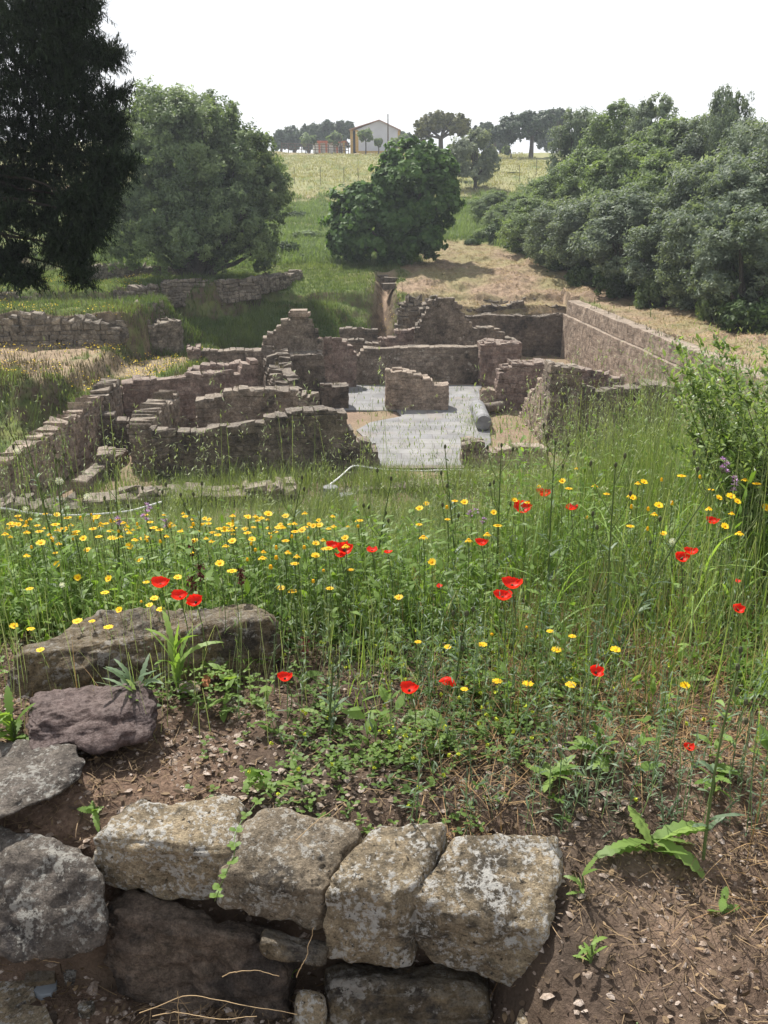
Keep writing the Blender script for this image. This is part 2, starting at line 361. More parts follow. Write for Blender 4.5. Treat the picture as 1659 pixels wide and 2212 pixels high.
# ---------------------------------------------------------------- the ruined baths
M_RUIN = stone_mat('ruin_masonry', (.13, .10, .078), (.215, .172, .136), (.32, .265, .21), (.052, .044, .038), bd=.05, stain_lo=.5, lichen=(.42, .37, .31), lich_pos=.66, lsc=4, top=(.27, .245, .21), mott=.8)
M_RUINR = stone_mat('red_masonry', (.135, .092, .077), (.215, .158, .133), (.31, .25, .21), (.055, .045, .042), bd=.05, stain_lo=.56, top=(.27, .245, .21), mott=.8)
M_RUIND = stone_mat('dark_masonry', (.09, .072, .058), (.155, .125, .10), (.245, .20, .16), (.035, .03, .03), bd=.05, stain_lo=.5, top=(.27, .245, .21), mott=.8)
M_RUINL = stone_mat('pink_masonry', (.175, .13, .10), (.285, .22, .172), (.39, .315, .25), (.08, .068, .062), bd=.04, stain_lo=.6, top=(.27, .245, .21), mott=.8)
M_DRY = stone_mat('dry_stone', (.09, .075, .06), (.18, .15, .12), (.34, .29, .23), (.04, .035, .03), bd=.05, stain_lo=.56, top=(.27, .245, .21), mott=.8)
def hit(A, B, px, py):
    d = ray(px, py); A = np.array(A, float); B = np.array(B, float); e = B-A; n = np.array([-e[1], e[0]])
    t = (A@n)/(d[:2]@n); q = d*t; return ((q[:2]-A)@e)/(e@e), EYE[2]+q[2]
def wall(name, label, A, B, th, prof, zb=FLOOR, mat=None, cs=.165, ls=(.14, .40), rough=.012, cat='wall', group=None, px=True, gap=.003, rag=.02, parent=None, sink=.15, wob=1.0):
    """courses of separate stones round a mortar core; A-B is the face line, the body lies to its left"""
    A = np.array(A, float); B = np.array(B, float); L = np.linalg.norm(B-A); e = (B-A)/L; nrm = np.array([-e[1], e[0]])
    if px: pr = sorted([((hit(A, B, *q)[0])*L, hit(A, B, *q)[1]) for q in prof])
    else: pr = sorted([(q[0]*L, q[1]) for q in prof])
    ps = np.array([q[0] for q in pr]); pz = np.array([q[1] for q in pr])
    zmin = zb-sink; top = lambda s: np.interp(s, ps, pz)
    m = MB(); z = zmin; zt = pz.max()
    nl = max(1, int(round(th/.42))); lt = th/nl
    while z < zt:
        hc = cs*rng.uniform(.72, 1.3); s = -rng.uniform(0, .2)
        for k in range(nl):
            s = -rng.uniform(0, .25)
            while s < L:
                l = rng.uniform(*ls); a, b_ = max(0, s), min(L, s+l)
                if b_-a > .05:
                    zc = top((a+b_)/2)+rng.uniform(-rag, rag)
                    if z+hc*.55 < zc and not (zc-z < hc*1.2 and rng.random() < .035 and rough > .011 and L > .9):
                        h2 = max(zc-z, .05) if zc-z < hc*1.55 else hc; lastc = zc-z < hc*1.55 and rough > .011; h2 = h2*(rng.uniform(.95, 1.06) if lastc else 1)
                        o0 = -rng.uniform(0, rough*2) if k == 0 else 0.004
                        o1 = lt+(rng.uniform(0, rough*2) if k == nl-1 else -.004)
                        a2 = a-(rng.uniform(0, rough*2) if a == 0 else 0); b2 = b_+(rng.uniform(0, rough*2) if b_ == L else 0)
                        g_ = gap/2
                        c = np.array([[a2+g_, k*lt+o0], [b2-g_, k*lt+o0], [b2-g_, k*lt+o1], [a2+g_, k*lt+o1]])
                        lo = np.concatenate([c+rng.normal(0, rough*.7, (4, 2)), np.full((4, 1), z+g_)+rng.normal(0, rough*.4, (4, 1))], 1)
                        # chamfered: lower ring, wide ring low, wide ring high, upper ring
                        ch = .009+(rough > .035)*.02+lastc*.022; cc = c.mean(0)
                        def ring(sc, zz): 
                            q = cc+(lo[:, :2]-cc)*sc; return np.column_stack([q, zz+rng.normal(0, rough*(1.3 if lastc and zz > z+h2*.5 else .3), 4)])
                        inn = 1-2*ch/max(lt, .12)
                        V = np.vstack([ring(inn, z+g_), ring(1, z+g_+ch), ring(1, z+h2-ch-g_), ring(inn, z+h2-g_)])
                        W = np.column_stack([A[0]+e[0]*V[:, 0]+nrm[0]*V[:, 1], A[1]+e[1]*V[:, 0]+nrm[1]*V[:, 1], V[:, 2]])
                        W = W+np.stack([fbm(W*1.4+9, 2, 5), fbm(W*1.4+40, 2, 6), fbm(W*np.array([1.1, 1.1, .6])+70, 2, 7)], -1)*np.array([.05, .05, .075])*wob
                        Fq = [[3, 2, 1, 0], [12, 13, 14, 15]]
                        for r in range(3):
                            for q in range(4): Fq.append([r*4+q, r*4+(q+1) % 4, r*4+4+(q+1) % 4, r*4+4+q])
                        m.add(W, Fq, rng.beta(1.1, 1.1))
                s += l
        z += hc
    # mortar core following the broken top
    ns = max(2, int(L/.25)); ss = np.linspace(.02, L-.02, ns+1)
    zz = np.array([min(top(max(0, q-.12)), top(q), top(min(L, q+.12))) for q in ss])-.10
    zz = np.maximum(zz, zmin+.01)
    def row(off, zv): return np.column_stack([A[0]+e[0]*ss+nrm[0]*off, A[1]+e[1]*ss+nrm[1]*off, zv])
    i0, i1 = .012+(rough > .035)*.03, th-.012-(rough > .035)*.03
    V = np.vstack([row(i0, np.full(ns+1, zmin)), row(i0, zz), row(i1, zz), row(i1, np.full(ns+1, zmin))])
    V = V+np.stack([fbm(V*1.4+9, 2, 5), fbm(V*1.4+40, 2, 6), 0*V[:, 0]], -1)*.05*wob
    Fq = []
    for r in range(3):
        for q in range(ns): Fq.append([r*(ns+1)+q, r*(ns+1)+q+1, (r+1)*(ns+1)+q+1, (r+1)*(ns+1)+q])
    Fq += [[0, ns+1, 2*(ns+1), 3*(ns+1)], [ns, 4*(ns+1)-1, 3*(ns+1)-1, 2*(ns+1)-1]]
    m.add(V, Fq, .45)
    q_ = rng.uniform(.05, .95, int(L*5)); TOPS.append(np.column_stack([A[0]+e[0]*L*q_+nrm[0]*th*.5, A[1]+e[1]*L*q_+nrm[1]*th*.5, [top(L*v) for v in q_]]))
    loc = (float(A[0]+B[0])/2, float(A[1]+B[1])/2, zb)
    o = m.build(name, mat or M_RUIN, parent, loc=loc)
    if parent is None: tag(o, label, cat, group, 'thing')
    return o
def F_(px, py, z=FLOOR): return on(px, py, z)[:2]
def W_(px, Y, z=FLOOR):                  # ground point at distance Y in a pixel column
    dep = Y*CP-(z-EYE[2])*SP; return np.array([(px-829.5)/FPX*dep, Y])
TOPS = []
RG = 'ruined walls of the excavated baths'
# front left room
wall('ruined_wall', 'long broken brown wall at the front left of the ruins behind tall grass', W_(335, 24), W_(752, 24.9), .62,
     [(333, 930), (400, 936), (448, 930), (455, 924), (520, 921), (560, 916), (565, 906), (610, 903), (625, 893), (690, 888), (745, 893), (752, 908)], mat=M_RUIND, group=RG, cs=.17, rough=.02)
wall('ruined_wall', 'low stepped stone stub at the right end of the front left wall', W_(753, 24.93), W_(818, 25.1), .6,
     [(753, 925), (768, 930), (770, 950), (790, 953), (793, 970), (818, 974)], group=RG, mat=M_RUIND, rough=.02)
wall('ruined_wall', 'side wall with a pale broken top running back from the front left corner', W_(431, 28.0), W_(398, 24.8), -.95,
     [(398, 934), (405, 900), (412, 884), (420, 874), (430, 864)], group=RG, mat=M_RUINL, rag=.09, rough=.03) if False else None
wall('ruined_wall', 'side wall with a pale broken top running back from the front left corner', W_(335, 24.65), W_(393, 28.2), .0001+.62,
     [(0, -4.22), (.3, -4.2), (.6, -4.12), (1, -4.05)], group=RG, mat=M_RUIN, px=False, rag=.1, rough=.03)
wall('ruined_wall', 'back wall of the front left room, dark brown with a flat broken top', W_(431, 27.6), W_(648, 28.0), .55,
     [(431, 864), (470, 860), (480, 849), (520, 843), (600, 842), (648, 838)], group=RG, mat=M_RUIN, rough=.018)
wall('ruined_wall', 'short rubble stub beside the right end of the back wall of the front left room', W_(648, 27.0), W_(690, 27.0), .5,
     [(648, 851), (655, 850), (690, 856)], group=RG, mat=M_RUIN, rough=.03)
wall('ruined_wall', 'rubble topped wall with grass on it running back towards the left gable', W_(640, 28.6), W_(583, 33.2), .9,
     [(0, -3.95), (.4, -3.9), (.75, -3.7), (1, -3.35)], group=RG, mat=M_RUIND, px=False, rag=.14, rough=.03) if False else None
wall('ruined_wall', 'rubble topped wall running back towards the tall left gable', W_(575, 33.4), W_(600, 28.5), .85,
     [(0, -3.45), (.3, -3.65), (.6, -3.9), (1, -3.95)], group=RG, mat=M_RUIND, px=False, rag=.14, rough=.03)
wall('ruined_wall', 'long dark wall left of the tall gable with a straight crumbling top', W_(273, 29.8), W_(560, 31.2), .6,
     [(273, 836), (276, 822), (300, 818), (350, 815), (400, 808), (450, 806), (521, 804), (524, 783), (560, 770)], group=RG, mat=M_RUINR, rough=.018)
wall('ruined_wall', 'small square stub at the left end of the long dark wall', W_(242, 29.4), W_(268, 29.5), .55,
     [(242, 842), (268, 841)], group=RG, mat=M_RUINL)
wall('ruined_wall', 'distant straight wall on the far left of the ruins beside the yellow flower terrace', W_(441, 37.5), W_(562, 37.8), .5,
     [(441, 757), (556, 758), (562, 757)], group=RG, mat=M_RUIN)
wall('ruined_wall', 'square stub at the outer end of the distant straight wall on the far left', W_(413, 36.8), W_(439, 36.9), .9,
     [(413, 753), (439, 752)], group=RG, mat=M_RUINR, rough=.03)
wall('ruined_wall', 'crumbling low wall between the distant straight wall and the long dark wall', W_(412, 33.6), W_(525, 34.0), .6,
     [(412, 798), (440, 790), (455, 788), (458, 786), (500, 789), (524, 781)], group=RG, mat=M_RUINR, rough=.025)
wall('ruined_gable', 'tall stepped gable left of centre with a square capstone on top', W_(553, 35.2), W_(700, 35.4), .6,
     [(553, 760), (562, 745), (581, 722), (584, 714), (605, 700), (607, 690), (626, 686), (628, 681), (667, 681), (669, 690), (682, 707), (686, 728), (694, 742), (700, 760)], group=RG, mat=M_RUIN, rough=.012, rag=.03)
t = MB(); c = at(647, 677, 35.5); cbox(t, (c[0], 35.5, c[2]-.02), (.85, .62, .16), 0, .6, .01); cbox(t, (c[0]-.02, 35.5, c[2]+.09), (.66, .5, .14), 0, .7, .01)
tag(t.build('capstone', M_RUINL, loc=(c[0], 35.5, c[2]-.1)), 'two flat capstones on the peak of the left gable', 'stone slab')
wall('ruined_wall', 'dark block of wall in front of the tall left gable with a sloping left shoulder', W_(574, 33.7), W_(702, 33.9), 1.2,
     [(574, 774), (600, 771), (694, 768), (697, 790), (704, 800), (702, 832)], group=RG, mat=M_RUIND, rough=.012)
wall('ruined_wall', 'low square stub beside the left edge of the pale slab floor', W_(694, 33.2), W_(752, 33.3), .75,
     [(694, 830), (752, 831)], group=RG, mat=M_RUIND, rough=.01, rag=.02)
wall('ruined_wall', 'reddish wall section with a notched right edge behind the left gable', W_(696, 37.2), W_(770, 37.6), .55,
     [(696, 731), (745, 730), (750, 740), (760, 752), (770, 762)], group=RG, mat=M_RUINR)
wall('ruined_wall', 'long dark stained back wall of the slab floored room', W_(750, 38.4), W_(1037, 38.6), .6,
     [(750, 815), (755, 790), (768, 770), (778, 753), (900, 751), (960, 752), (1037, 750)], group=RG, mat=M_RUIN, rough=.01, rag=.02)
wall('ruined_wall', 'reddish end section of the long back wall right of the slab floored room', W_(1035, 38.0), W_(1122, 38.1), 1.1,
     [(1035, 748), (1050, 742), (1090, 738), (1122, 740)], group=RG, mat=M_RUINR, rough=.018)
wall('ruined_wall', 'short free standing pier in the middle of the pale slab floor, high on its left', W_(835, 33.0), W_(969, 33.0), .8,
     [(835, 797), (870, 800), (884, 802), (912, 809), (914, 814), (928, 820), (932, 827), (969, 828)], group=RG, mat=M_RUINL, rough=.012, rag=.025)
wall('ruined_gable', 'tall pointed gable right of centre falling in steps to the right', W_(938, 41.2), W_(1121, 41.6), .6,
     [(938, 645), (985, 645), (990, 655), (1004, 672), (1019, 692), (1022, 704), (1060, 708), (1078, 716), (1090, 728), (1121, 741)], group=RG, mat=M_RUIN, rough=.012, rag=.03)
wall('ruined_wall', 'dark narrow pillar forming the left shoulder of the right gable', W_(896, 41.0), W_(940, 41.0), .9,
     [(896, 722), (905, 700), (911, 680), (920, 662), (926, 648), (940, 640)], group=RG, mat=M_RUIND, rough=.02)
wall('ruined_wall', 'little dark wall behind the back room between the two gables', W_(736, 42.8), W_(814, 42.8), .5,
     [(736, 710), (750, 708), (814, 713)], group=RG, mat=M_RUIND, rough=.02)
wall('ruined_wall', 'broken low wall left of the foot of the right gable', W_(818, 41.6), W_(900, 41.7), .5,
     [(818, 733), (850, 728), (856, 712), (870, 714), (900, 706)], group=RG, mat=M_RUINR, rough=.025)
wall('ruined_wall', 'low rubble wall behind the long back wall left of centre', W_(720, 40.2), W_(822, 40.2), .5,
     [(720, 732), (780, 735), (800, 742), (822, 738)], group=RG, mat=M_RUIN, rough=.03)
wall('retaining_wall', 'dark mossy retaining wall closing the far end of the ruins', W_(985, 46.2), W_(1222, 46.4), .7,
     [(985, 690), (1000, 682), (1222, 681)], mat=M_RUIND, rough=.012, rag=.02, group=RG)
wall('retaining_wall', 'upper ragged ledge wall set back on top of the dark far retaining wall', W_(1003, 47.1), W_(1213, 47.3), .5,
     [(1003, 672), (1010, 666), (1060, 662), (1100, 657), (1127, 652), (1130, 668), (1150, 668), (1152, 664), (1213, 662)], zb=-3.75, mat=M_RUIND, rough=.03, group=RG)
wall('retaining_wall', 'thin topmost edge course of stones above the dark far retaining wall', W_(1000, 48.6), W_(1200, 48.8), .4,
     [(1000, 655), (1040, 650), (1120, 650), (1135, 647), (1200, 650)], zb=-3.4, mat=M_DRY, rough=.04, group=RG, rag=.1)
wall('rubble_bank', 'broken stony bank under the mown straw left of the far wall', W_(862, 46.1), W_(990, 46.2), .8,
     [(862, 668), (885, 652), (905, 655), (930, 668), (960, 672), (990, 676)], mat=M_DRY, rough=.06, rag=.15, cs=.2, wob=3, group=None, cat='stony bank')
# long right-hand wall: lower face with an offset, then the set-back upper band
A = np.array([9.36, 46.2]); B = np.array([11.0, 15.0])
lw = empty('retaining_wall', (10.1, 30, FLOOR)); tag(lw, 'long high pinkish wall along the right side of the ruins', 'wall', RG, 'thing')
for nm, off, th, z0, z1, mt in (('lower_wall', 0, .75, FLOOR, -3.62, M_RUINL), ('upper_wall', .16, .62, -3.6, -2.84, M_RUINL)):
    ee = (B-A)/np.linalg.norm(B-A); nn_ = np.array([-ee[1], ee[0]])
    o = wall(nm, None, A+nn_*off, B+nn_*off, th, [(0, z1), (1, z1)], zb=z0, mat=mt, px=False, rough=.006, rag=0, wob=.5, sink=.1 if z0 == FLOOR else 0, parent=lw, ls=(.2, .5), cs=.18)
    o.matrix_parent_inverse = Matrix.Translation((-10.1, -30, -FLOOR))
# right-hand side of the rooms
wall('ruined_wall', 'curved dark remnant right of the slab floor, low on its left side', W_(1074, 33.0), W_(1176, 33.2), .7,
     [(1074, 822), (1082, 818), (1092, 794), (1110, 784), (1176, 783)], group=RG, mat=M_RUINR, rough=.018)
wall('ruined_wall', 'low block at the right edge of the slab floor by the curved remnant', W_(1040, 33.0), W_(1073, 33.0), .8,
     [(1040, 845), (1073, 843)], group=RG, mat=M_RUINL, rough=.015)
wall('ruined_wall', 'sunlit light brown wall sloping down behind the tall right pier', W_(1120, 32.4), W_(1180, 27.3), .6,
     [(1100, 925), (1115, 905), (1127, 885), (1146, 850), (1158, 830), (1171, 805), (1180, 800)], group=RG, mat=M_RUINL, rough=.02)
wall('ruined_pier', 'tall square pier standing right of the slab floor above the high grass', W_(1181, 27.1), W_(1241, 27.2), .8,
     [(1181, 789), (1188, 787), (1241, 793)], group=RG, mat=M_RUIN, rough=.018)
wall('ruined_wall', 'dark wall running right from the tall pier to the long pink wall', W_(1242, 27.4), W_(1462, 27.8), .6,
     [(1242, 824), (1262, 828), (1276, 840), (1380, 838), (1400, 832), (1450, 834), (1462, 840)], group=RG, mat=M_RUIND, rough=.02)
wall('ruined_wall', 'reddish rubble wall behind the dark wall at the right of the ruins', W_(1242, 31.6), W_(1338, 31.2), .6,
     [(1242, 795), (1280, 800), (1300, 808), (1338, 815)], group=RG, mat=M_RUINR, rough=.035)
wall('ruined_wall', 'low kerb in the far right corner room before the long pink wall', W_(1345, 31.0), W_(1440, 30.6), .5,
     [(1345, 832), (1400, 832), (1440, 838)], group=RG, mat=M_RUINL, rough=.035)
wall('ruined_wall', 'low block right of the entrance to the slab floor half hidden by oats', W_(997, 25.3), W_(1044, 25.3), .7,
     [(997, 958), (1044, 957)], group=RG, mat=M_RUIN, rough=.02)
wall('ruined_wall', 'front wall stretch right of the entrance behind tall grass', W_(1046, 25.2), W_(1180, 25.4), .6,
     [(1046, 985), (1090, 975), (1130, 965), (1180, 972)], group=RG, mat=M_RUINL, rough=.02)
# left wing
wall('ruined_wall', 'low long wall with a pale stepped top at the far left of the ruins', W_(20, 20.6), W_(232, 27.4), .0001+.55,
     [(0, -4.33), (.25, -4.36), (.26, -4.28), (.55, -4.3), (.56, -4.2), (.8, -4.22), (.82, -4.1), (1, -4.08)], group=RG, mat=M_RUINL, px=False, rough=.03, rag=.05)
wall('ruined_wall', 'continuation of the low left wall towards the yellow flower terrace', W_(246, 27.6), W_(268, 29.3), .6,
     [(0, -4.0), (1, -3.85)], group=RG, mat=M_RUIN, px=False, rough=.03)
wall('ruined_wall', 'dark cross wall with a sagging top inside the left wing', W_(217, 26.9), W_(284, 27.1), .5,
     [(217, 899), (240, 898), (252, 906), (262, 912), (284, 913)], group=RG, mat=M_RUIND)
wall('ruined_wall', 'square topped stub beside the dark gap in the left wing', W_(285, 26.6), W_(316, 26.7), .6,
     [(285, 913), (316, 912)], group=RG, mat=M_RUINL)
wall('ruined_wall', 'knee high wall end below the cross wall in the left wing', W_(212, 24.2), W_(248, 24.3), .8,
     [(212, 983), (248, 981)], group=RG, mat=M_RUIN)
wall('low_wall', 'very low narrow wall beside the dirt strip in the left wing', W_(190, 22.6), W_(280, 26.2), .4,
     [(0, -5.45), (1, -5.4)], group=RG, mat=M_RUIN, px=False)
wall('low_wall', 'broad flat topped front ledge of the ruins behind the yellow flowers', W_(180, 21.0), W_(640, 21.9), 1.0,
     [(0, -5.42), (.5, -5.4), (1, -5.45)], group=RG, mat=M_RUIN, px=False, rough=.04, rag=.1, ls=(.2, .6), wob=1.6)
wall('low_wall', 'crumbling dark ledge at the far left behind the white rope', W_(-60, 19.3), W_(175, 20.2), .9,
     [(0, -5.1), (.5, -5.15), (.75, -5.3), (1, -5.35)], group=RG, mat=M_RUIND, px=False, rough=.04, rag=.06)
wall('low_wall', 'low kerb wall continuing right of the column stump in front of the entrance', W_(740, 22.6), W_(1000, 23.2), .5,
     [(0, -5.68), (1, -5.66)], group=RG, mat=M_RUIN, px=False, rough=.02, rag=.02)
# terraces on the left
TG = 'dry stone terrace walls on the left slope'
wall('terrace_wall', 'thick rough retaining wall below the middle terrace at the far left', (-19, 36.3), (-11.1, 36.6), .8,
     [(-15, 700), (0, 694), (30, 684), (60, 680), (90, 684), (130, 695), (200, 692), (250, 705)], zb=-4.0, mat=M_DRY, rough=.05, cs=.2, group=TG, cat='terrace wall', rag=.14)
wall('terrace_wall', 'thin low dry stone wall edging the upper green terrace at the far left', (-20, 41.6), (-13.3, 41.8), .5,
     [(0, 634), (60, 636), (120, 642), (215, 643)], zb=-2.7, mat=M_DRY, rough=.04, group=TG, cat='terrace wall')
wall('terrace_wall', 'low dark stone wall at the foot of the big olive tree', W_(185, 50.5), W_(405, 51), .5,
     [(185, 578), (240, 570), (330, 574), (405, 578)], zb=-2.4, mat=M_DRY, rough=.05, group=TG, cat='terrace wall')
wall('terrace_wall', 'curved main stretch of dry stone wall below the big olive tree', W_(352, 44.6, -2.7), W_(480, 44.7, -2.7), .6,
     [(352, 610), (360, 606), (480, 606)], zb=-2.95, mat=M_DRY, rough=.045, group=TG, cat='terrace wall')
wall('terrace_wall', 'middle bend of the dry stone wall curving away to the right', W_(480, 44.75, -2.7), W_(560, 46.6, -2.6), .6,
     [(480, 606), (520, 603), (560, 600)], zb=-2.75, mat=M_DRY, rough=.045, group=TG, cat='terrace wall')
wall('terrace_wall', 'thin right end of the dry stone wall rising to a small heap of stones', W_(561, 46.7, -2.5), W_(652, 52, -2.3), .6,
     [(561, 600), (600, 596), (635, 590), (640, 584), (652, 582)], zb=-2.5, mat=M_DRY, rough=.045, group=TG, cat='terrace wall')
wall('terrace_wall', 'short sloping dry stone wall left of the curved main stretch', W_(255, 42.6, -2.6), W_(342, 44.3, -2.6), .6,
     [(255, 630), (290, 626), (320, 619), (342, 617)], zb=-2.9, mat=M_DRY, rough=.06, group=TG, cat='terrace wall')
wall('terrace_wall', 'tumbled stone bank below the short sloping wall', W_(243, 39.4, -3), W_(310, 39.8, -3), .8,
     [(243, 662), (270, 655), (300, 652), (310, 654)], zb=-3.6, mat=M_DRY, rough=.07, group=TG, cat='terrace wall', rag=.15)
wall('stone_stub', 'square stump of masonry at the foot of the green bank', W_(325, 38.8, -4.3), W_(392, 39.0, -4.3), 1.3,
     [(325, 703), (340, 697), (385, 696), (392, 699)], zb=-4.7, mat=M_DRY, rough=.03, cat='wall')
wall('terrace_wall', 'rough stone edge at the right end of the middle terraces', (-10.9, 37.0), (-10.3, 41.2), .5,
     [(0, -2.75), (.5, -2.6), (1, -2.5)], zb=-4.2, mat=M_DRY, px=False, rough=.07, group=TG, cat='terrace wall', rag=.15, cs=.2, wob=3)
# stones in the gully
for i, (px, py, Y, s, lb) in enumerate([(845, 606, 52, (.8, .5, .35), 'dark flat block lying at the top of the gully'), (822, 598, 53, (.9, .4, .2), 'thin slab across the top of the gully'),
     (840, 618, 50.5, (.7, .5, .3), 'lower dark block lying in the gully')]):
    t = MB(); c = at(px, py, Y); cbox(t, (c[0], Y, c[2]), s, .2*i-.2, .3, .03)
    tag(t.build('stone_block', M_RUIND, loc=(c[0], Y, c[2]-s[2]/2)), lb, 'stone block', 'stone blocks in the gully')

# pale slab floor
SLAB, nt, b = new_mat('floor_slabs', .75, .3); p = geo(nt)
bk = node(nt, 'ShaderNodeTexBrick', Scale=1.0); bk.inputs['Brick Width'].default_value = 1.1; bk.inputs['Row Height'].default_value = .62; bk.inputs['Mortar Size'].default_value = .012
bk.inputs['Color1'].default_value = (.18, .18, .188, 1); bk.inputs['Color2'].default_value = (.225, .22, .212, 1); bk.inputs['Mortar'].default_value = (.13, .12, .115, 1)
nt.links.new(p, bk.inputs['Vector'])
c_ = mixc(nt, .8, bk.outputs[0], ramp(nt, noise(nt, p, 1.1, 5), [(.3, .62), (.52, 1.), (.7, 1.25)]), 'MULTIPLY')
c_ = mixc(nt, ramp(nt, noise(nt, p, .9, 5), [(.54, 0.), (.66, .45)]), c_, (.24, .20, .17))
nt.links.new(c_, b.inputs['Base Color']); bump(nt, b, bk.outputs['Fac'], -.003)
def slab(name, poly, z, label, cat, mat=SLAB):
    t = MB(); n = len(poly); P = np.array(poly)
    me = bpy.data.meshes.new(name)
    v = [(q[0], q[1], z) for q in P]+[(q[0], q[1], z-.12) for q in P]
    f = [list(range(n)), list(range(2*n-1, n-1, -1))]+[[i, i+n, (i+1) % n+n, (i+1) % n] for i in range(n)]
    me.from_pydata(v, [], f); me.materials.append(mat); me.update(); o = bpy.data.objects.new(name, me); COL.objects.link(o)
    return tag(o, label, cat) if label else o
ccw = lambda pts: [F_(*q) for q in pts]
slab('stone_floor', ccw([(819, 1014), (1000, 1014), (1060, 960), (1056, 890), (1040, 888), (1040, 834), (700, 834), (690, 888), (856, 890), (868, 902), (800, 915), (770, 932), (815, 975)]), FLOOR+.055,
     'pale grey slab floor of the central rooms', 'floor')['kind'] = 'structure'
slab('stone_floor', ccw([(705, 826), (752, 826), (752, 806), (712, 806)]), FLOOR+.05, 'small pinkish patch of floor seen through the gap beside the left gable', 'floor')['kind'] = 'structure'
slab('threshold', ccw([(812, 1018), (1002, 1018), (1002, 1012), (815, 1012)]), FLOOR+.1, 'dark threshold strip along the front edge of the slab floor', 'threshold', M_RUIND)
# column pieces
COLM = plain('column_granite', (.2, .2, .205), .7, .3, .3, 5, .01)
def drum(name, a, b_, r, label, cat, mat=COLM):
    a = np.array(a); b_ = np.array(b_); t = MB(); k = np.linspace(0, 1, 9)
    P = a+(b_-a)*k[:, None]; rr = r*np.array([.86, 1, .99, .98, .98, .98, .985, 1, .9]); P[0] = a-(b_-a)*.0; P[1] = a+(b_-a)*.03; P[-2] = a+(b_-a)*.97
    tube(t, P, rr, 20, .5); tag(t.build(name, mat, loc=a, smooth=False), label, cat)
zf = FLOOR+.055
q1 = F_(1052, 938); q2 = F_(1033, 905)
drum('column_drum', (q1[0]-.1, q1[1]+.25, zf+.29), (q2[0], q2[1]+.5, zf+.29), .29, 'pale fallen column drum lying on the slab floor', 'column drum')
q1 = F_(1050, 905); q2 = F_(1092, 902)
drum('column_drum', (q1[0], q1[1]+.6, zf+.2), (q2[0], q2[1]+.9, zf+.2), .2, 'thin dark column piece lying behind the fallen drum', 'column drum', M_RUIND)
q1 = W_(714, 22.1); drum('column_stump', (q1[0], q1[1], FLOOR-.1), (q1[0], q1[1], FLOOR+.40), .2, 'short upright column stump in the grass before the ruins', 'column stump')
q1 = W_(748, 22.0); t = MB(); cbox(t, (q1[0], q1[1], FLOOR+.1), (.35, .3, .25), .3, .9, .02); tag(t.build('stone_block', COLM, loc=(q1[0], q1[1], FLOOR)), 'small pale block beside the upright column stump', 'stone block')
q1 = W_(1330, 31.6); drum('column_stump', (q1[0], q1[1], FLOOR-.1), (q1[0], q1[1], FLOOR+.95), .17, 'slim pale column stump near the long pink wall', 'column stump')
# white rope strung in front of the ruins
ROPE = plain('rope_white', (.7, .7, .68), .7, .3, .1)
def rope(pts, label):
    P = np.array([at(*q) for q in pts]); k = np.linspace(0, len(P)-1, 40); i = np.arange(len(P))
    Q = np.stack([np.interp(k, i, P[:, j]) for j in range(3)], -1)
    for _ in range(3): Q[1:-1] = (Q[:-2]+Q[1:-1]*2+Q[2:])/4
    t = MB(); tube(t, Q, .022, 6, .5); tag(t.build('rope', ROPE, loc=Q[0]), label, 'rope', 'white barrier ropes')
rope([(-30, 1098, 16.5), (10, 1098, 17), (60, 1108, 17.3), (120, 1114, 17.6), (200, 1112, 18), (280, 1105, 18.5), (350, 1084, 19)], 'sagging white rope at the lower left behind the daisies')
rope([(700, 1056, 22), (735, 1030, 23), (762, 1004, 24), (820, 1014, 24.2), (900, 1018, 24.4), (980, 1014, 24.6), (1040, 1018, 24.8)], 'white rope across the entrance of the slab floored room')
for px, py, Y, lb in ((762, 1004, 24, 'thin iron stake holding the white rope left of the entrance'), (350, 1084, 19, 'thin iron stake at the right end of the sagging left rope')):
    q = at(px, py, Y); t = MB(); tube(t, [(q[0], Y, Hs(q[0], Y)-.1), (q[0], Y, q[2]+.03)], .014, 6, .2); tag(t.build('stake', M_RUIND, loc=(q[0], Y, q[2]-.5)), lb, 'stake', 'stakes holding the rope')
# ---------------------------------------------------------------- trees, hillside, farm buildings
BARK = stone_mat('bark', (.06, .05, .042), (.10, .085, .07), (.16, .14, .12), bd=.03, sc=2)
L_OLIVE = leaf_mat('olive_leaves', (.09, .135, .068), (.26, .33, .16), .45)
L_SILVER = leaf_mat('silver_olive_leaves', (.15, .18, .14), (.30, .33, .25), .4)
L_GREY = leaf_mat('grey_green_leaves', (.10, .135, .10), (.25, .295, .22), .42)
L_FIG = leaf_mat('fig_leaves', (.045, .10, .03), (.13, .22, .06), .42, .6, .25)
L_PINE = leaf_mat('pine_needles', (.035, .06, .035), (.08, .115, .06), .25)
L_OAK = leaf_mat('oak_leaves', (.07, .085, .03), (.20, .19, .075), .25)
L_BUSH = leaf_mat('bush_leaves', (.03, .06, .018), (.11, .17, .05), .3)
L_CONIF = leaf_mat('conifer_needles', (.013, .021, .014), (.042, .062, .034), .05, .8, .08)

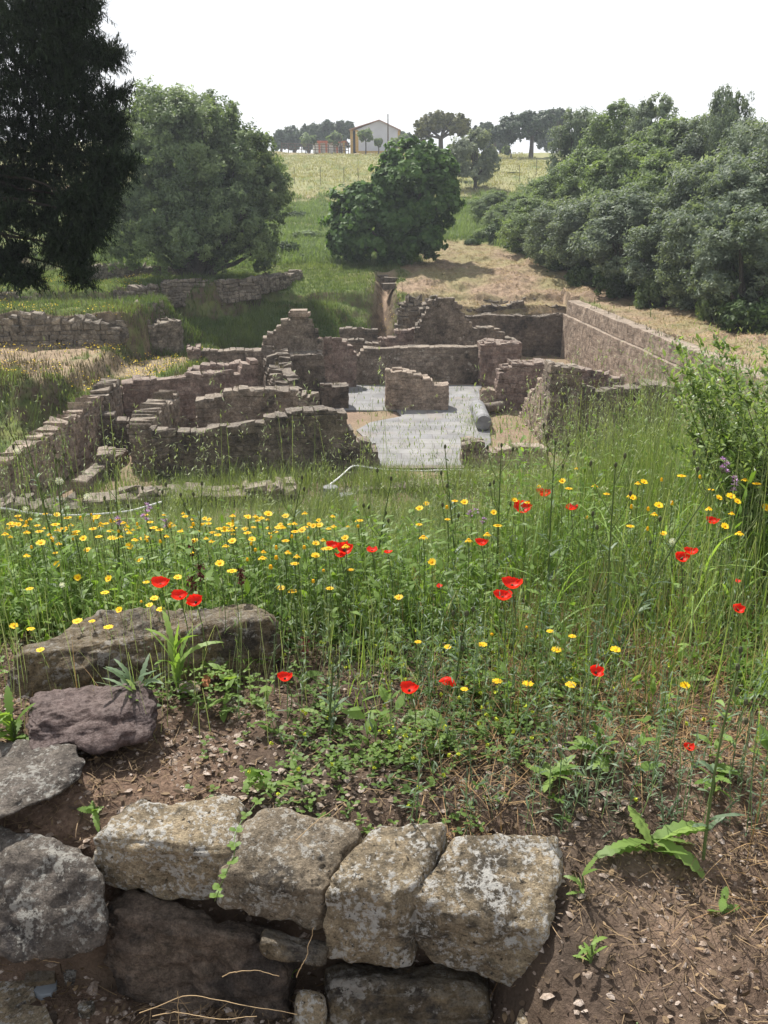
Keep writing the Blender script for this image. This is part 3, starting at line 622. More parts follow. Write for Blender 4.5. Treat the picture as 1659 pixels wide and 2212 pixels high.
def unit(n): v = rng.normal(size=(n, 3)); return v/np.linalg.norm(v, axis=1)[:, None]
def leaf_quads(mb, C, l, w, tint, up=0.0, out=None):
    n = len(C); nrm = unit(n)
    if out is not None: nrm = nrm*.8+out*1.0
    nrm[:, 2] += up; nrm /= np.linalg.norm(nrm, axis=1)[:, None]
    a = np.cross(nrm, unit(n)); a /= np.linalg.norm(a, axis=1)[:, None]; b_ = np.cross(nrm, a)
    s = rng.uniform(.6, 1.3, n)[:, None]; a = a*l*s*.5; b_ = b_*w*s*.5
    V = np.stack([C-a, C+b_-a*.1, C+a, C-b_-a*.1], 1).reshape(-1, 3)
    mb.add(V, np.arange(4*n).reshape(-1, 4), np.repeat(tint, 4))
def crown(mb, ells, n, l, w, clump=.32, sub=10, up=.15, tv=.5, hole=.0):
    """leaves in clusters of clusters over each ellipsoid (cx,cy,cz,rx,ry,rz)"""
    area = np.array([(e[3]*e[4]+e[3]*e[5]+e[4]*e[5]) for e in ells]); share = area/area.sum()
    for e, sh in zip(ells, share):
        c0 = np.array(e[:3]); rr = np.array(e[3:6]); rm = rr.mean()
        nc = max(8, int(26*(.32/clump)**2)); d = unit(nc); d[:, 2] = np.abs(d[:, 2])*np.where(rng.random(nc) < .72, 1, -1)
        rad = rng.uniform(.62, .9, nc)[:, None]; cc = c0+d*rr*rad; cr = rm*clump*rng.uniform(.7, 1.25, nc)
        ctint = rng.uniform(-.22, .22, nc)
        sd_ = unit(nc*sub).reshape(nc, sub, 3); sc = cc[:, None]+sd_*cr[:, None, None]*rng.uniform(.5, 1.0, (nc, sub, 1))
        sr = cr[:, None]*rng.uniform(.28, .5, (nc, sub)); st = ctint[:, None]+rng.uniform(-.12, .12, (nc, sub))
        keep = rng.random((nc, sub)) > hole
        sc = sc[keep]; sr = sr[keep]; st = st[keep]
        k = rng.integers(0, len(sc), int(n*sh)); dd = unit(len(k)); dd[:, 2] = dd[:, 2]*.8
        st_ = np.where(rng.random(len(k)) < .16, rng.uniform(1.1, 2.0, len(k)), 1); P = sc[k]+dd*(sr[k]*st_*rng.uniform(.3, 1.05, len(k))**.6)[:, None]
        o = (P-c0)/rr; hgt = np.clip(o[:, 2]*.2, -.2, .2)*0
        leaf_quads(mb, P, l, w, np.clip(.5+st[k]*tv*2+rng.normal(0, .12, len(k))+hgt, 0, 1), up, o/np.maximum(np.linalg.norm(o, axis=1)[:, None], .1))
def limbs(mb, base, tips, r0, r1=.03, sides=6, fork=.35, wob=.15):
    base = np.array(base, float)
    for tp in tips:
        tp = np.array(tp, float); L = np.linalg.norm(tp-base); k = np.linspace(0, 1, 7)
        mid = base+(tp-base)*.45+np.array([0, 0, L*.12])
        P = ((1-k)**2)[:, None]*base+(2*k*(1-k))[:, None]*mid+(k**2)[:, None]*tp
        P[1:-1] += rng.normal(0, wob*L*.08, (5, 3)); tube(mb, P, r0*(1-k)+r1*k, sides, .5)
def make_tree(name, label, cat, base, ells, n, l, w, lm, trunk_r=.15, ntip=7, group=None, up=.15, clump=.32, hole=0, sub=10, smooth=False, trunk_h=0, tv=.5):
    t = empty(name, base); tag(t, label, cat, group, 'thing'); e2 = [tuple(np.array(e[:3])-np.array(base))+tuple(e[3:6]) for e in ells]
    m = MB(); crown(m, e2, n, l, w, clump, sub, up, hole=hole, tv=tv); m.build('crown', lm, t)
    m = MB(); tips = []
    for e in e2:
        for _ in range(max(2, int(ntip/len(e2)))):
            d = unit(1)[0]; d[2] = abs(d[2])*.6; tips.append(np.array(e[:3])+d*np.array(e[3:6])*.7)
    st = np.array([0, 0, trunk_h]); 
    if trunk_h: tube(m, [(0, 0, -.3), (.05, 0, trunk_h*.5), (0, 0, trunk_h)], [trunk_r*1.3, trunk_r, trunk_r*.9], 8, .5)
    limbs(m, st-np.array([0, 0, .0 if trunk_h else .2]), tips, trunk_r*(.6 if trunk_h else 1), trunk_r*.15)
    m.build('trunk', BARK, t); return t
def E(px, py, rxp, ryp, Y, ry=None):     # an ellipsoid seen at a pixel with a given half width and height, at distance Y
    c = at(px, py, Y); dep = Y*CP-(c[2]-EYE[2])*SP; k = dep/FPX
    return (c[0], c[1], c[2], rxp*k, (ry if ry else rxp*k), ryp*k)
def gbase(px, Y): 
    x = (px-829.5)/FPX*(Y*CP+1.2); return (x, Y, Hs(x, Y))

# big olive on the left
make_tree('olive_tree', 'huge rounded olive tree above the dry stone terraces at the left', 'tree', gbase(425, 49),
    [E(400, 370, 140, 150, 49, 3.4), E(420, 400, 150, 150, 50.5, 3.6), E(470, 430, 130, 120, 49.5, 3), E(575, 430, 52, 90, 49.3, 2), E(240, 440, 40, 80, 49, 2), E(350, 262, 85, 80, 49.5, 2.4), E(450, 270, 75, 70, 50, 2.2), E(300, 360, 70, 110, 48.5, 2.2), E(540, 380, 78, 105, 49, 2.4), E(500, 330, 60, 60, 50, 2),
     E(345, 480, 95, 110, 47.8, 2.6), E(500, 490, 95, 95, 48, 2.6), E(430, 520, 110, 70, 47.3, 2.2), E(280, 520, 60, 75, 48, 2), E(560, 540, 45, 50, 48.4, 1.6)],
    230000, .19, .085, L_OLIVE, .22, 22, clump=.24, tv=.95, hole=.0)
# fig
make_tree('fig_tree', 'dark green fig tree with large leaves standing above the ruins', 'tree', gbase(868, 57.5),
    [E(890, 410, 85, 80, 57.5, 2.6), E(930, 450, 62, 85, 57.2, 2.2), E(850, 480, 80, 70, 57, 2.4), E(890, 348, 58, 42, 58, 1.8), E(935, 360, 45, 45, 57.6, 1.5), E(955, 375, 35, 45, 57.5, 1.3),
     E(765, 480, 60, 78, 56.8, 2.2), E(820, 455, 45, 55, 57, 2), E(780, 430, 38, 35, 57, 1.4), E(830, 530, 110, 30, 56.5, 2.0), E(905, 520, 55, 38, 56.4, 1.8), E(745, 520, 45, 38, 56.4, 1.6)],
    52000, .32, .26, L_FIG, .16, 20, up=.4, clump=.3, tv=.5, hole=.12)
# prototypes of the olives on the right bank
ON = 'olive trees crowding the right bank'
def right_proto(k, mat, n, l=.22):
    ells = [(0, 0, 3.3, 2.3, 2.3, 2.5), (-1.1, -.3, 2.2, 1.7, 1.7, 2.0), (1.2, .2, 2.5, 1.6, 1.6, 1.9), (.2, -.9, 4.6, 1.4, 1.4, 1.2)] if k < 2 else [(0, 0, 4.3, 2.0, 2.0, 2.0), (-1.0, .2, 3.0, 1.5, 1.5, 1.5), (1.0, 0, 5.2, 1.2, 1.2, 1.2)]
    return make_tree('olive_tree', 'x', 'tree', (0, 0, 0), ells, int(n*1.3), l*.9, .08, mat, .16, 10, ON, clump=.36, hole=.1+.1*(k == 2), tv=.6)
PR = [right_proto(0, L_OLIVE, 26000), right_proto(1, L_GREY, 26000), right_proto(2, L_GREY, 15000), right_proto(0, L_GREY, 26000), right_proto(1, L_OLIVE, 26000)]
RT = [(1648, 452, 36, 250, 1, 'dark olive at the right edge of the picture above the pinkish earth bank'), (1555, 440, 40, 230, 0, 'green olive just left of the pinkish earth bank'),
 (1470, 455, 43, 200, 1, 'olive with its branches sweeping down to the mown grass near the long wall'), (1378, 415, 47, 230, 0, 'broad dark olive straight behind the far corner of the long wall'),
 (1295, 420, 51, 200, 1, 'greyish olive in the front row left of the broad dark one'), (1225, 440, 55, 170, 0, 'olive at the bend of the mown slope'),
 (1165, 432, 61, 150, 0, 'small front olive leaning over the green scrub beside the mown slope'), (1110, 425, 68, 125, 1, 'leftmost but one of the front olives on the bank'), (1062, 415, 76, 95, 0, 'leftmost low olive of the bank beside the green gap'),
 (1655, 345, 41, 260, 0, 'middle row olive at the right edge of the picture'), (1562, 330, 45, 240, 1, 'grey middle row olive near the right edge'), (1465, 335, 50, 230, 1, 'tall grey olive with pale bare branches showing in the middle row'),
 (1375, 325, 54, 220, 0, 'bright green topped olive in the middle row'), (1300, 330, 59, 190, 1, 'silvery olive in the middle row left of the bright one'), (1235, 345, 64, 160, 0, 'middle row olive above the bend of the mown slope'), (1180, 375, 70, 140, 1, 'small middle row olive below the umbrella pines'),
 (1655, 262, 47, 230, 1, 'top row olive at the right edge against the sky'), (1585, 188, 53, 120, 2, 'thin tall olive sticking up highest against the sky'), (1525, 240, 56, 200, 1, 'dense round olive right of a thin one on the skyline'),
 (1420, 210, 60, 150, 2, 'airy pale olive on the skyline with sky showing through'), (1440, 265, 58, 200, 0, 'green olive filling the skyline below the airy pale one'), (1340, 232, 65, 180, 1, 'skyline olive just right of the skyline end tree'), (1262, 238, 72, 130, 1, 'leftmost skyline olive next to the dark umbrella pines')]
def place_tree(proto, px, pyt, Y, wpx, label, group=None, first=False, base_w=5.2, base_h=5.75, rz=None):
    o = proto if first else copy_tree(proto); top = at(px, pyt, Y); dep = Y*CP-(top[2]-EYE[2])*SP
    x = top[0]; g_ = Hs(x, Y)-.1; o.location = (x, Y, g_); s = wpx*dep/FPX/base_w; o.scale = (s, s, (top[2]-g_)/base_h)
    o.rotation_euler = (0, 0, rng.uniform(0, 6.28) if rz is None else rz); tag(o, label, None, group); return o
seen = set()
for i_, (px, pyt, Y, w_, k, lb) in enumerate(RT):
    k = (k+3 if (i_ % 2 and k < 2) else k)
    place_tree(PR[k], px, pyt, Y, w_*1.08, lb, ON, k not in seen, base_h=6.3 if k == 2 else 5.75); seen.add(k)
# low bushes along the foot of the bank and over the hillside
def bush_proto(name, mat, n=5000, l=.16, w=.08):
    return make_tree(name, 'x', 'bush', (0, 0, 0), [(0, 0, .55, .9, .9, .6), (.5, .2, .4, .6, .6, .45), (-.5, -.1, .45, .6, .6, .5)], n, l, w, mat, .04, 6, clump=.4, tv=.6)
BP = [bush_proto('bush', L_BUSH), bush_proto('bush', L_OLIVE)]
BG = 'bushes at the foot of the olive bank'; HG = 'bushes scattered over the far green slope'
bl = [(1640, 640, 34.5, 170, 0, 'leafy bush at the right edge below the earth bank', BG), (1575, 590, 37, 130, 1, 'bush overhanging the pinkish earth bank', BG), (1420, 590, 43, 110, 1, 'rounded bush at the foot of the olives nearest the long wall', BG), (1350, 570, 46.5, 120, 0, 'bush left of the rounded one at the foot of the olives', BG),
 (1280, 560, 50, 110, 0, 'bush at the edge of the mown grass below the middle of the olives', BG), (1225, 540, 54, 100, 0, 'green bush where the mown slope narrows', BG), (1180, 520, 58, 90, 1, 'low bush beside the mown slope', BG), (1130, 500, 63, 90, 0, 'low green bush at the top right of the mown slope', BG), (1085, 480, 67, 80, 0, 'small pale bush near the head of the mown slope', BG), (1045, 495, 68, 60, 1, 'scrubby clump at the head of the mown slope', BG),
 (1020, 515, 66, 45, 0, 'tiny clump between the fig and the mown slope', BG),
 (665, 498, 70, 80, 1, 'dark bush left of the fig on the far slope', HG), (715, 470, 76, 60, 0, 'small bush behind the left side of the fig', HG), (640, 455, 80, 60, 0, 'bush beside the right flank of the huge olive', HG), (690, 440, 86, 50, 1, 'far bush below the dry field edge', HG), (735, 425, 92, 40, 0, 'little bush at the pinkish bare strip', HG), (620, 520, 62, 60, 0, 'bush under the right side of the huge olive', HG), (670, 545, 60, 55, 0, 'grassy clump in front of the dark bush', HG), (1010, 425, 90, 60, 0, 'bush at the foot of the silver olive', HG), (1105, 372, 110, 60, 0, 'yellowish bush below the umbrella pines', HG)]
seen = set()
for px, pyt, Y, w_, k, lb, gg in bl:
    place_tree(BP[k], px, pyt, Y, w_, lb, gg, k not in seen, 2.2, 1.15); seen.add(k)
# far trees
make_tree('olive_tree', 'silvery olive tree behind the right side of the fig', 'tree', gbase(1022, 94), [E(1020, 335, 52, 42, 94), E(985, 355, 25, 30, 94), E(1060, 350, 26, 28, 94), E(1025, 375, 38, 22, 94), E(1035, 300, 28, 20, 94)], 16000, .3, .15, L_SILVER, .2, 10, clump=.34, trunk_h=.8)
make_tree('cork_oak', 'yellowish cork oak on the skyline right of the barn', 'tree', gbase(948, 132), [E(925, 275, 32, 22, 132), E(985, 268, 36, 20, 132), E(950, 265, 34, 20, 132), E(905, 295, 14, 12, 132), E(1005, 285, 15, 12, 132)], 18000, .40, .22, L_OAK, .35, 10, clump=.36, trunk_h=3, hole=.25)
PG = 'umbrella pines on the skyline'
for px, Y, ee, lb in [(1138, 138, [E(1120, 280, 44, 28, 138), E(1160, 275, 42, 28, 138), E(1082, 292, 30, 18, 138), E(1140, 264, 34, 17, 138)], 'broad dark umbrella pine on the skyline, the nearest of its row'),
                      (1198, 150, [E(1203, 258, 32, 19, 150), E(1222, 266, 20, 14, 150)], 'round topped umbrella pine standing highest of its row'),
                      (1060, 160, [E(1062, 282, 30, 14, 160), E(1035, 286, 22, 11, 160)], 'low distant umbrella pine left of the broad one')]:
    make_tree('umbrella_pine', lb, 'tree', gbase(px, Y), ee, 20000, .42, .26, L_PINE, .3, 8, PG, clump=.3, trunk_h=3.5, up=.4)
hg = 'dark trees behind the barn'
for i, (px, py, rx, ry, lb) in enumerate([(612, 296, 18, 14, 'leftmost low dark tree of the row left of the barn'), (640, 292, 24, 18, 'second dark tree in the row left of the barn'), (672, 290, 22, 18, 'middle dark tree in the row left of the barn'), (706, 286, 25, 20, 'tall dark tree in the row left of the barn'), (742, 288, 22, 22, 'dark tree touching the left side of the barn'), (872, 300, 16, 18, 'dark tree just behind the right corner of the barn'), (1075, 296, 34, 12, 'low dark tree filling the skyline left of the broad pine'), (1195, 290, 30, 18, 'dark tree filling the skyline right of the broad pine')]):
    make_tree('dark_tree', lb, 'tree', gbase(px, 188), [E(px, py+2, rx*1.15, ry*1.1, 188), E(px-6, py+14, rx, ry*.9, 188)], 9000, .6, .35, L_PINE, .25, 5, hg, clump=.36)
yg = 'young trees around the barn yard'
for px, py, rx, ry, Y, lb in [(665, 305, 20, 13, 158, 'wide young tree left of the white yard building'), (724, 302, 16, 13, 157, 'young tree in front of the white yard building'), (791, 292, 16, 11, 146, 'young tree with a thin bare trunk in front of the barn wall'), (818, 308, 9, 8, 147, 'smallest young tree against the barn wall'), (853, 310, 10, 10, 150, 'young tree near the right corner of the barn'), (874, 306, 13, 13, 152, 'young tree just right of the barn'), (1096, 325, 10, 8, 140, 'little young tree under the umbrella pines')]:
    bpt = gbase(px, Y); ct = E(px, py, rx, ry, Y)
    make_tree('young_tree', lb, 'tree', bpt, [ct], 2500, .4, .25, L_OLIVE, .09, 4, yg, clump=.4, trunk_h=max(.6, ct[2]-ct[5]-bpt[2]+.2))
# barn
PLA = plain('barn_plaster', (.55, .56, .60), .9, .1, .1, .6)
OCH = plain('ochre_paint', (.5, .32, .1)); ROOF = plain('barn_roof', (.35, .2, .14), var=.2); WHITE = plain('white_wall', (.75, .74, .72)); DARKM = plain('dark_opening', (.02, .02, .02)); RED = plain('red_tiles', (.45, .13, .06)); WOOD = plain('old_wood', (.12, .09, .065)); IRON = plain('iron_post', (.1, .09, .08))
def pbox(mb, px0, px1, py0, py1, Y, dep, tint=.5):
    a = at(px0, py1, Y); c = at(px1, py0, Y); cbox(mb, ((a[0]+c[0])/2, Y+dep/2, (a[2]+c[2])/2), (abs(c[0]-a[0]), dep, abs(c[2]-a[2])), 0, tint)
YB = 160
barn = empty('barn', gbase(815, YB)); tag(barn, 'pale gabled barn with ochre corners on the hilltop', 'building', None, 'thing')
def bld(mb, name, mat, par):
    o = mb.build(name, mat, par); o.matrix_parent_inverse = Matrix.Translation(par.location).inverted(); return o
def prism(mb, pts, Y0, Y1):
    P0 = [at(x, y, Y0) for x, y in pts]; n = len(pts); V = np.array([p_ for p_ in P0]+[[p_[0], Y1, p_[2]] for p_ in P0])
    n0 = mb.n; mb.add(V, [[i, i+n, (i+1) % n+n, (i+1) % n] for i in range(n)]); mb.f[3].append(np.array([[0, i, i+1] for i in range(1, n-1)]+[[n, n+i+1, n+i] for i in range(1, n-1)])+n0)
m = MB(); prism(m, [(770, 336), (862, 336), (862, 281), (819, 260), (770, 280)], YB, YB+16); bld(m, 'wall', PLA, barn)
m = MB(); prism(m, [(754, 281), (819, 260), (819, 258), (754, 279)], YB-.4, YB+16.5); prism(m, [(819, 260), (866, 282.5), (866, 280.5), (819, 258)], YB-.4, YB+16.5); bld(m, 'roof', ROOF, barn)
m = MB(); pbox(m, 768, 774, 281, 328, YB-.06, .1); bld(m, 'corner_band', OCH, barn)
m = MB(); pbox(m, 859, 864, 282, 336, YB-.05, .1); bld(m, 'corner_band', OCH, barn)
m = MB(); pbox(m, 770, 862, 326, 336, YB-.1, .1); bld(m, 'base_band', OCH, barn)
m = MB(); pbox(m, 757, 762, 279, 336, YB+.3, .5); bld(m, 'porch_post', OCH, barn)
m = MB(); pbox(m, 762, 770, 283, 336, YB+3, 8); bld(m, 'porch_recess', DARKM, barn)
yb = empty('yard_building', gbase(712, 165)); tag(yb, 'low white yard building with red posts left of the barn', 'building', None, 'thing')
m = MB(); pbox(m, 676, 745, 308, 330, 166, 5); bld(m, 'wall', WHITE, yb)
m = MB(); pbox(m, 674, 748, 304, 308.5, 165.6, 6); bld(m, 'roof', RED, yb)
for px in (690, 705, 728, 743):
    m = MB(); pbox(m, px-2, px+2, 306, 331, 165, .4); bld(m, 'porch_post', RED if px < 740 else OCH, yb)
m = MB(); pbox(m, 733, 738, 316, 330, 165.8, .3); bld(m, 'door', DARKM, yb)
rail = empty('yard_fence', gbase(690, 154)); tag(rail, 'dark wooden rail fence in front of the white yard building', 'fence', None, 'thing')
for i, px in enumerate(range(615, 757, 14)):
    q = gbase(px, 155); m = MB(); cbox(m, (q[0], 155, q[2]+.7), (.14, .14, 1.5)); bld(m, 'post', WOOD, rail)
for dz in (.5, .9, 1.3):
    a = gbase(615, 155); c = gbase(756, 155); m = MB(); tube(m, [(a[0], 155, a[2]+dz), ((a[0]+c[0])/2, 155, (a[2]+c[2])/2+dz), (c[0], 155, c[2]+dz)], .05, 5); bld(m, 'rail', WOOD, rail)
for px, pyt, Y, r_, lb in ((838, 246, 148, .13, 'tall wooden utility pole in front of the barn'), (737, 292, 156, .09, 'short thin pole beside the yard building')):
    q = gbase(px, Y); tp = at(px, pyt, Y); po = empty('utility_pole', q); tag(po, lb, 'pole', None, 'thing')
    m = MB(); tube(m, [q, ((q[0]+tp[0])/2, Y, (q[2]+tp[2])/2), tp], [r_, r_*.9, r_*.7], 6); bld(m, 'shaft', WOOD, po)
ff = empty('field_fence', gbase(740, 96)); tag(ff, 'thin wire fence with iron posts along the lower edge of the dry field', 'fence', None, 'thing')
for i, px in enumerate([600, 640, 695, 745, 775, 820, 870, 920]+[1115, 1150]):
    q = gbase(px, 97); m = MB(); tube(m, [(q[0], 97, q[2]-.1), (q[0], 97, q[2]+.8), (q[0]+rng.normal(0, .05), 97, q[2]+1.6)], .028, 5); bld(m, 'post', IRON, ff)

# dark conifer hanging in from the left
cb = (-7.9, 13.5, Hs(-7.9, 13.5))
con = empty('conifer', cb); tag(con, 'very dark drooping conifer hanging in from the left edge', 'tree', None, 'thing')
m = MB(); mt = MB(); mcone = []
cl = [(20, 20, 90), (90, 40, 80), (140, 60, 52), (160, 20, 34), (120, 130, 85), (185, 110, 30), (30, 150, 95), (225, 125, 20), (242, 118, 12), (150, 140, 40), (160, 210, 52), (212, 245, 36), (250, 208, 13), (248, 262, 13), (90, 250, 90), (160, 300, 60), (235, 300, 22), (20, 300, 95), (235, 350, 28), (268, 362, 13), (115, 350, 72), (210, 380, 50), (228, 415, 22), (60, 400, 60), (180, 440, 45), (215, 460, 24), (130, 450, 40), (10, 400, 50), (20, 470, 28), (140, 510, 28), (190, 520, 26), (165, 560, 26), (175, 600, 16), (120, 545, 16), (25, 590, 24), (65, 600, 20), (5, 560, 26), (45, 540, 14), (205, 490, 20), (85, 480, 22), (-80, 100, 120), (-80, 300, 120), (-60, 480, 80), (60, -60, 110), (150, -40, 70)]
for px, py, r_ in cl:
    Y = 13.5+rng.uniform(-.9, .9); c = at(px, py, Y); r = r_*Y*1.0/FPX; nb = int(50+r_*5)
    d = unit(nb); S = c+d*r*rng.uniform(.25, 1, (nb, 1)); 
    # each spray: a drooping axis with needles standing along it
    az = np.arctan2(d[:, 1], d[:, 0])+rng.normal(0, .6, nb)
    for i in range(nb):
        L = rng.uniform(.12, .3); k = np.linspace(0, 1, 26)[:, None]; el = rng.uniform(-.9, .9)
        dr = np.array([math.cos(az[i])*math.cos(el), math.sin(az[i])*math.cos(el), math.sin(el)])
        ax = S[i]+dr*L*k; nn_ = 26
        V, Fq, _ = ribbons(ax, az[i]+rng.uniform(-1.4, 1.4, nn_), el+rng.uniform(-.9, 1.1, nn_), 0, rng.uniform(.035, .075, nn_), .013, 1, [1, .5])
        m.add(V, Fq, np.clip(rng.normal(.5, .2), 0, 1))
    if py > 380:
        limbs(mt, np.array(at(-40, py-60, 13.5)), [c], .03, .008)
trk = MB(); tube(trk, [cb, (-7.95, 13.5, 0), (-7.9, 13.6, 4), (-7.8, 13.5, 9)], [.35, .3, .22, .1], 10)
m.build('crown', L_CONIF, con).matrix_parent_inverse = Matrix.Translation(cb).inverted()
mt.build('branches', plain('dark_bark', (.03, .024, .02)), con).matrix_parent_inverse = Matrix.Translation(cb).inverted()
trk.build('trunk', BARK, con).matrix_parent_inverse = Matrix.Translation(cb).inverted()

# ---------------------------------------------------------------- grass over the slopes (too many to count)
G_MID = leaf_mat('slope_grass', (.06, .105, .025), (.21, .26, .09), .4)
G_BANK = leaf_mat('bank_grass', (.05, .045, .025), (.15, .125, .07), .25); G_SLOPE = leaf_mat('far_slope_grass', (.10, .15, .05), (.22, .29, .12), .35)
G_STRAW = leaf_mat('straw_stalks', (.20, .13, .075), (.46, .35, .2), .2)
def scatter(n, x0, x1, y0, y1, far=False):
    x = rng.uniform(x0, x1, n); y = rng.uniform(y0, y1, n); return x, y
def grass_field(name, n, box, keep, L, W, mat, tl, el=(1.1, 1.5), bend=(-1.2, -.3), segs=2, z_off=-.02, kind='stuff', label=None, tvv=.13):
    x, y = scatter(n, *box); g_, s_, d_ = masks(x, y); k = rng.random(n) < keep(x, y, g_, s_, d_); x, y = x[k], y[k]
    n = len(x); z = H(x, y)+z_off; nn = n2(x, y, .6, 3, 77)
    l = rng.uniform(*L, n)*(1+.5*nn)
    V, Fq, _ = ribbons(np.column_stack([x, y, z]), rng.uniform(0, 6.28, n), rng.uniform(*el, n), rng.uniform(*bend, n), l, rng.uniform(*W, n), segs)
    m = MB(); m.add(V, Fq, rep(np.clip(tl+.35*nn+rng.normal(0, tvv, n), 0, 1), segs)); o = m.build(name, mat); tag(o, label, None, None, kind); return o
pitm = lambda x, y: psd(x, y, PIT) > -.1
grass_field('grass', 150000, (-22, 2.5, 29, 60), lambda x, y, g_, s_, d_: np.where(pitm(x, y) , .0, np.where((s_ > .5), 0, np.where(d_ > .5, .02, 1))), (.10, .28), (.018, .04), G_MID, .45)
grass_field('grass', 70000, (-22, 14, 56, 92), lambda x, y, g_, s_, d_: np.where((s_ > .3), .0, 1.), (.25, .6), (.04, .08), G_SLOPE, .5)
grass_field('grass', 26000, (9, 18, 14, 70), lambda x, y, g_, s_, d_: np.where((s_ > .3), .008, .9)*(x > 10.3), (.2, .5), (.02, .05), G_MID, .4)
grass_field('grass', 30000, (-9.5, 10, 20, 46), lambda x, y, g_, s_, d_: np.where(n2(x, y, .7, 3, 40) > .12, .45, .04)+.9*(y < 23.9)*(x > -6.6)+.5*(y < 25)*(x > 2)*((psd(x, y, [F_(*q) for q in [(815, 1018), (1062, 1018), (1062, 830), (690, 830), (690, 890), (790, 890)]]) < 0)), (.1, .3), (.015, .035), G_MID, .45)
grass_field('dry_grass', 170000, (.8, 16.5, 17, 70), lambda x, y, g_, s_, d_: np.where((s_ > .4) & ((x > 10.2) | (y > 46.6)), 1., 0), (.1, .32), (.012, .03), G_STRAW, .45, (.0, .5), (-.3, .2), tvv=.32)
G_FIELD = leaf_mat('field_grass', (.17, .19, .08), (.36, .32, .17), .3)
grass_field('dry_grass', 50000, (-22, 22, 84, 150), lambda x, y, g_, s_, d_: .4+.6*s_, (.15, .4), (.05, .10), G_FIELD, .55, (.8, 1.4))
grass_field('dry_grass', 16000, (-22, -7.4, 28, 45), lambda x, y, g_, s_, d_: np.where(d_ > .6, .12, .6), (.05, .16), (.012, .03), G_STRAW, .5, (.2, 1.2))
grass_field('grass', 30000, (-20, -7.6, 25, 42), lambda x, y, g_, s_, d_: np.where(np.abs(H(x+.3, y)-H(x-.3, y))+np.abs(H(x, y+.3)-H(x, y-.3)) > .35, .9, .1)*(psd(x, y, PIT) < .1), (.15, .4), (.015, .035), G_BANK, .3)
grass_field('grass', 27000, (-8, 7, 19.6, 24.4), lambda x, y, g_, s_, d_: np.where((y > 23.4+.03*x) & (x < -.3) | (y > 24.2), .25, .75+n2(x, y, .8, 2, 90)), (.3, .75), (.010, .022), G_MID, .65)
grass_field('grass', 34000, (-12, 1.2, 38.5, 47.5), lambda x, y, g_, s_, d_: np.where(psd(x, y, PIT) < .2, .95, 0), (.22, .5), (.02, .045), G_MID, .3)
grass_field('grass', 16000, (-16, -8.6, 22, 33), lambda x, y, g_, s_, d_: np.where(psd(x, y, PIT) < .2, .8, 0)*(.5+n2(x, y, .8, 3, 93)), (.08, .24), (.012, .03), G_BANK, .25)
tp = np.concatenate(TOPS); tp = np.repeat(tp[rng.random(len(tp)) < .12], 14, 0); n = len(tp); tp = tp+np.column_stack([rng.normal(0, .09, (n, 2)), np.full(n, -.08)])
V, Fq, _ = ribbons(tp, rng.uniform(0, 6.28, n), rng.uniform(.7, 1.5, n), -.6, rng.uniform(.1, .28, n), rng.uniform(.012, .03, n), 2); m = MB(); m.add(V, Fq, rep(rng.uniform(.2, 1, n), 2)); tag(m.build('weeds', G_BANK), 'small weeds growing along the broken wall tops', None, None, 'stuff')
# tiny yellow flowers on the left terraces
YEL, nt, b = new_mat('yellow_petals', .6, .2); nt.links.new(ramp(nt, attr(nt, 'tint'), [(0, (.78, .48, .01)), (1, (.85, .68, .03))]), b.inputs['Base Color'])
x, y = scatter(16000, -22, 1, 28.5, 50); k = (~pitm(x, y)) & (n2(x, y, .45, 3, 55) > .18+.5*(x > -6)+.12*(y > 41)); x, y = x[k], y[k]; n = len(x)
m = MB(); C_ = np.column_stack([x, y, H(x, y)+rng.uniform(.1, .28, n)]); leaf_quads(m, C_, .05, .045, rng.uniform(0, 1, n), 1.2)
tag(m.build('wild_flowers', YEL), 'yellow flowers thickly dotting the left terraces', None, None, 'stuff')
def spot(px, py, hs):                    # where a plant of height hs whose head is seen at a pixel stands on the ground
    d = ray(px, py); Y = np.linspace(1.3, 7.5, 260); x = d[0]*Y/d[1]; z = EYE[2]+d[2]*Y/d[1]-hs-H(x, Y, False)
    k = np.where((z[:-1] > 0) & (z[1:] <= 0))[0]
    if len(k) == 0: k = [int(np.argmin(np.abs(z)))]
    return float(x[k[0]]), float(Y[k[0]])
# ---------------------------------------------------------------- foreground rocks
R_PALE = stone_mat('pale_lichen_rock', (.16, .122, .08), (.33, .265, .178), (.53, .44, .29), (.04, .037, .035), bd=.025, sc=6, stain_lo=.48, lichen=(.54, .525, .49), lich_pos=.60, lsc=12, pits=.9, mott=.5)
R_TAN = stone_mat('tan_grey_rock', (.11, .088, .066), (.245, .20, .145), (.40, .335, .235), (.035, .032, .032), bd=.02, sc=6, stain_lo=.5, lichen=(.42, .40, .36), lich_pos=.61, lsc=12, pits=.8, mott=.5)
R_GREY = stone_mat('grey_lichen_rock', (.065, .057, .052), (.145, .125, .108), (.25, .22, .18), (.03, .028, .03), bd=.02, sc=6, stain_lo=.5, lichen=(.34, .33, .30), lich_pos=.62, lsc=13, mott=.6)
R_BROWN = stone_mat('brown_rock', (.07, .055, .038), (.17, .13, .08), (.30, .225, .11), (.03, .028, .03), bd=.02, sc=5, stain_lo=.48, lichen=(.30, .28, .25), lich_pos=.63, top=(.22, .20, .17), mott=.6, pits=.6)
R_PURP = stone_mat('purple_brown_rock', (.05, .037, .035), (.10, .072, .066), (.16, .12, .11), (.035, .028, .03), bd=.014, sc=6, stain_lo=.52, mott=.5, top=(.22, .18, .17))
R_RED = stone_mat('dark_red_rock', (.075, .058, .048), (.155, .12, .094), (.25, .20, .145), (.04, .034, .032), bd=.02, sc=6, stain_lo=.45, mott=.7)
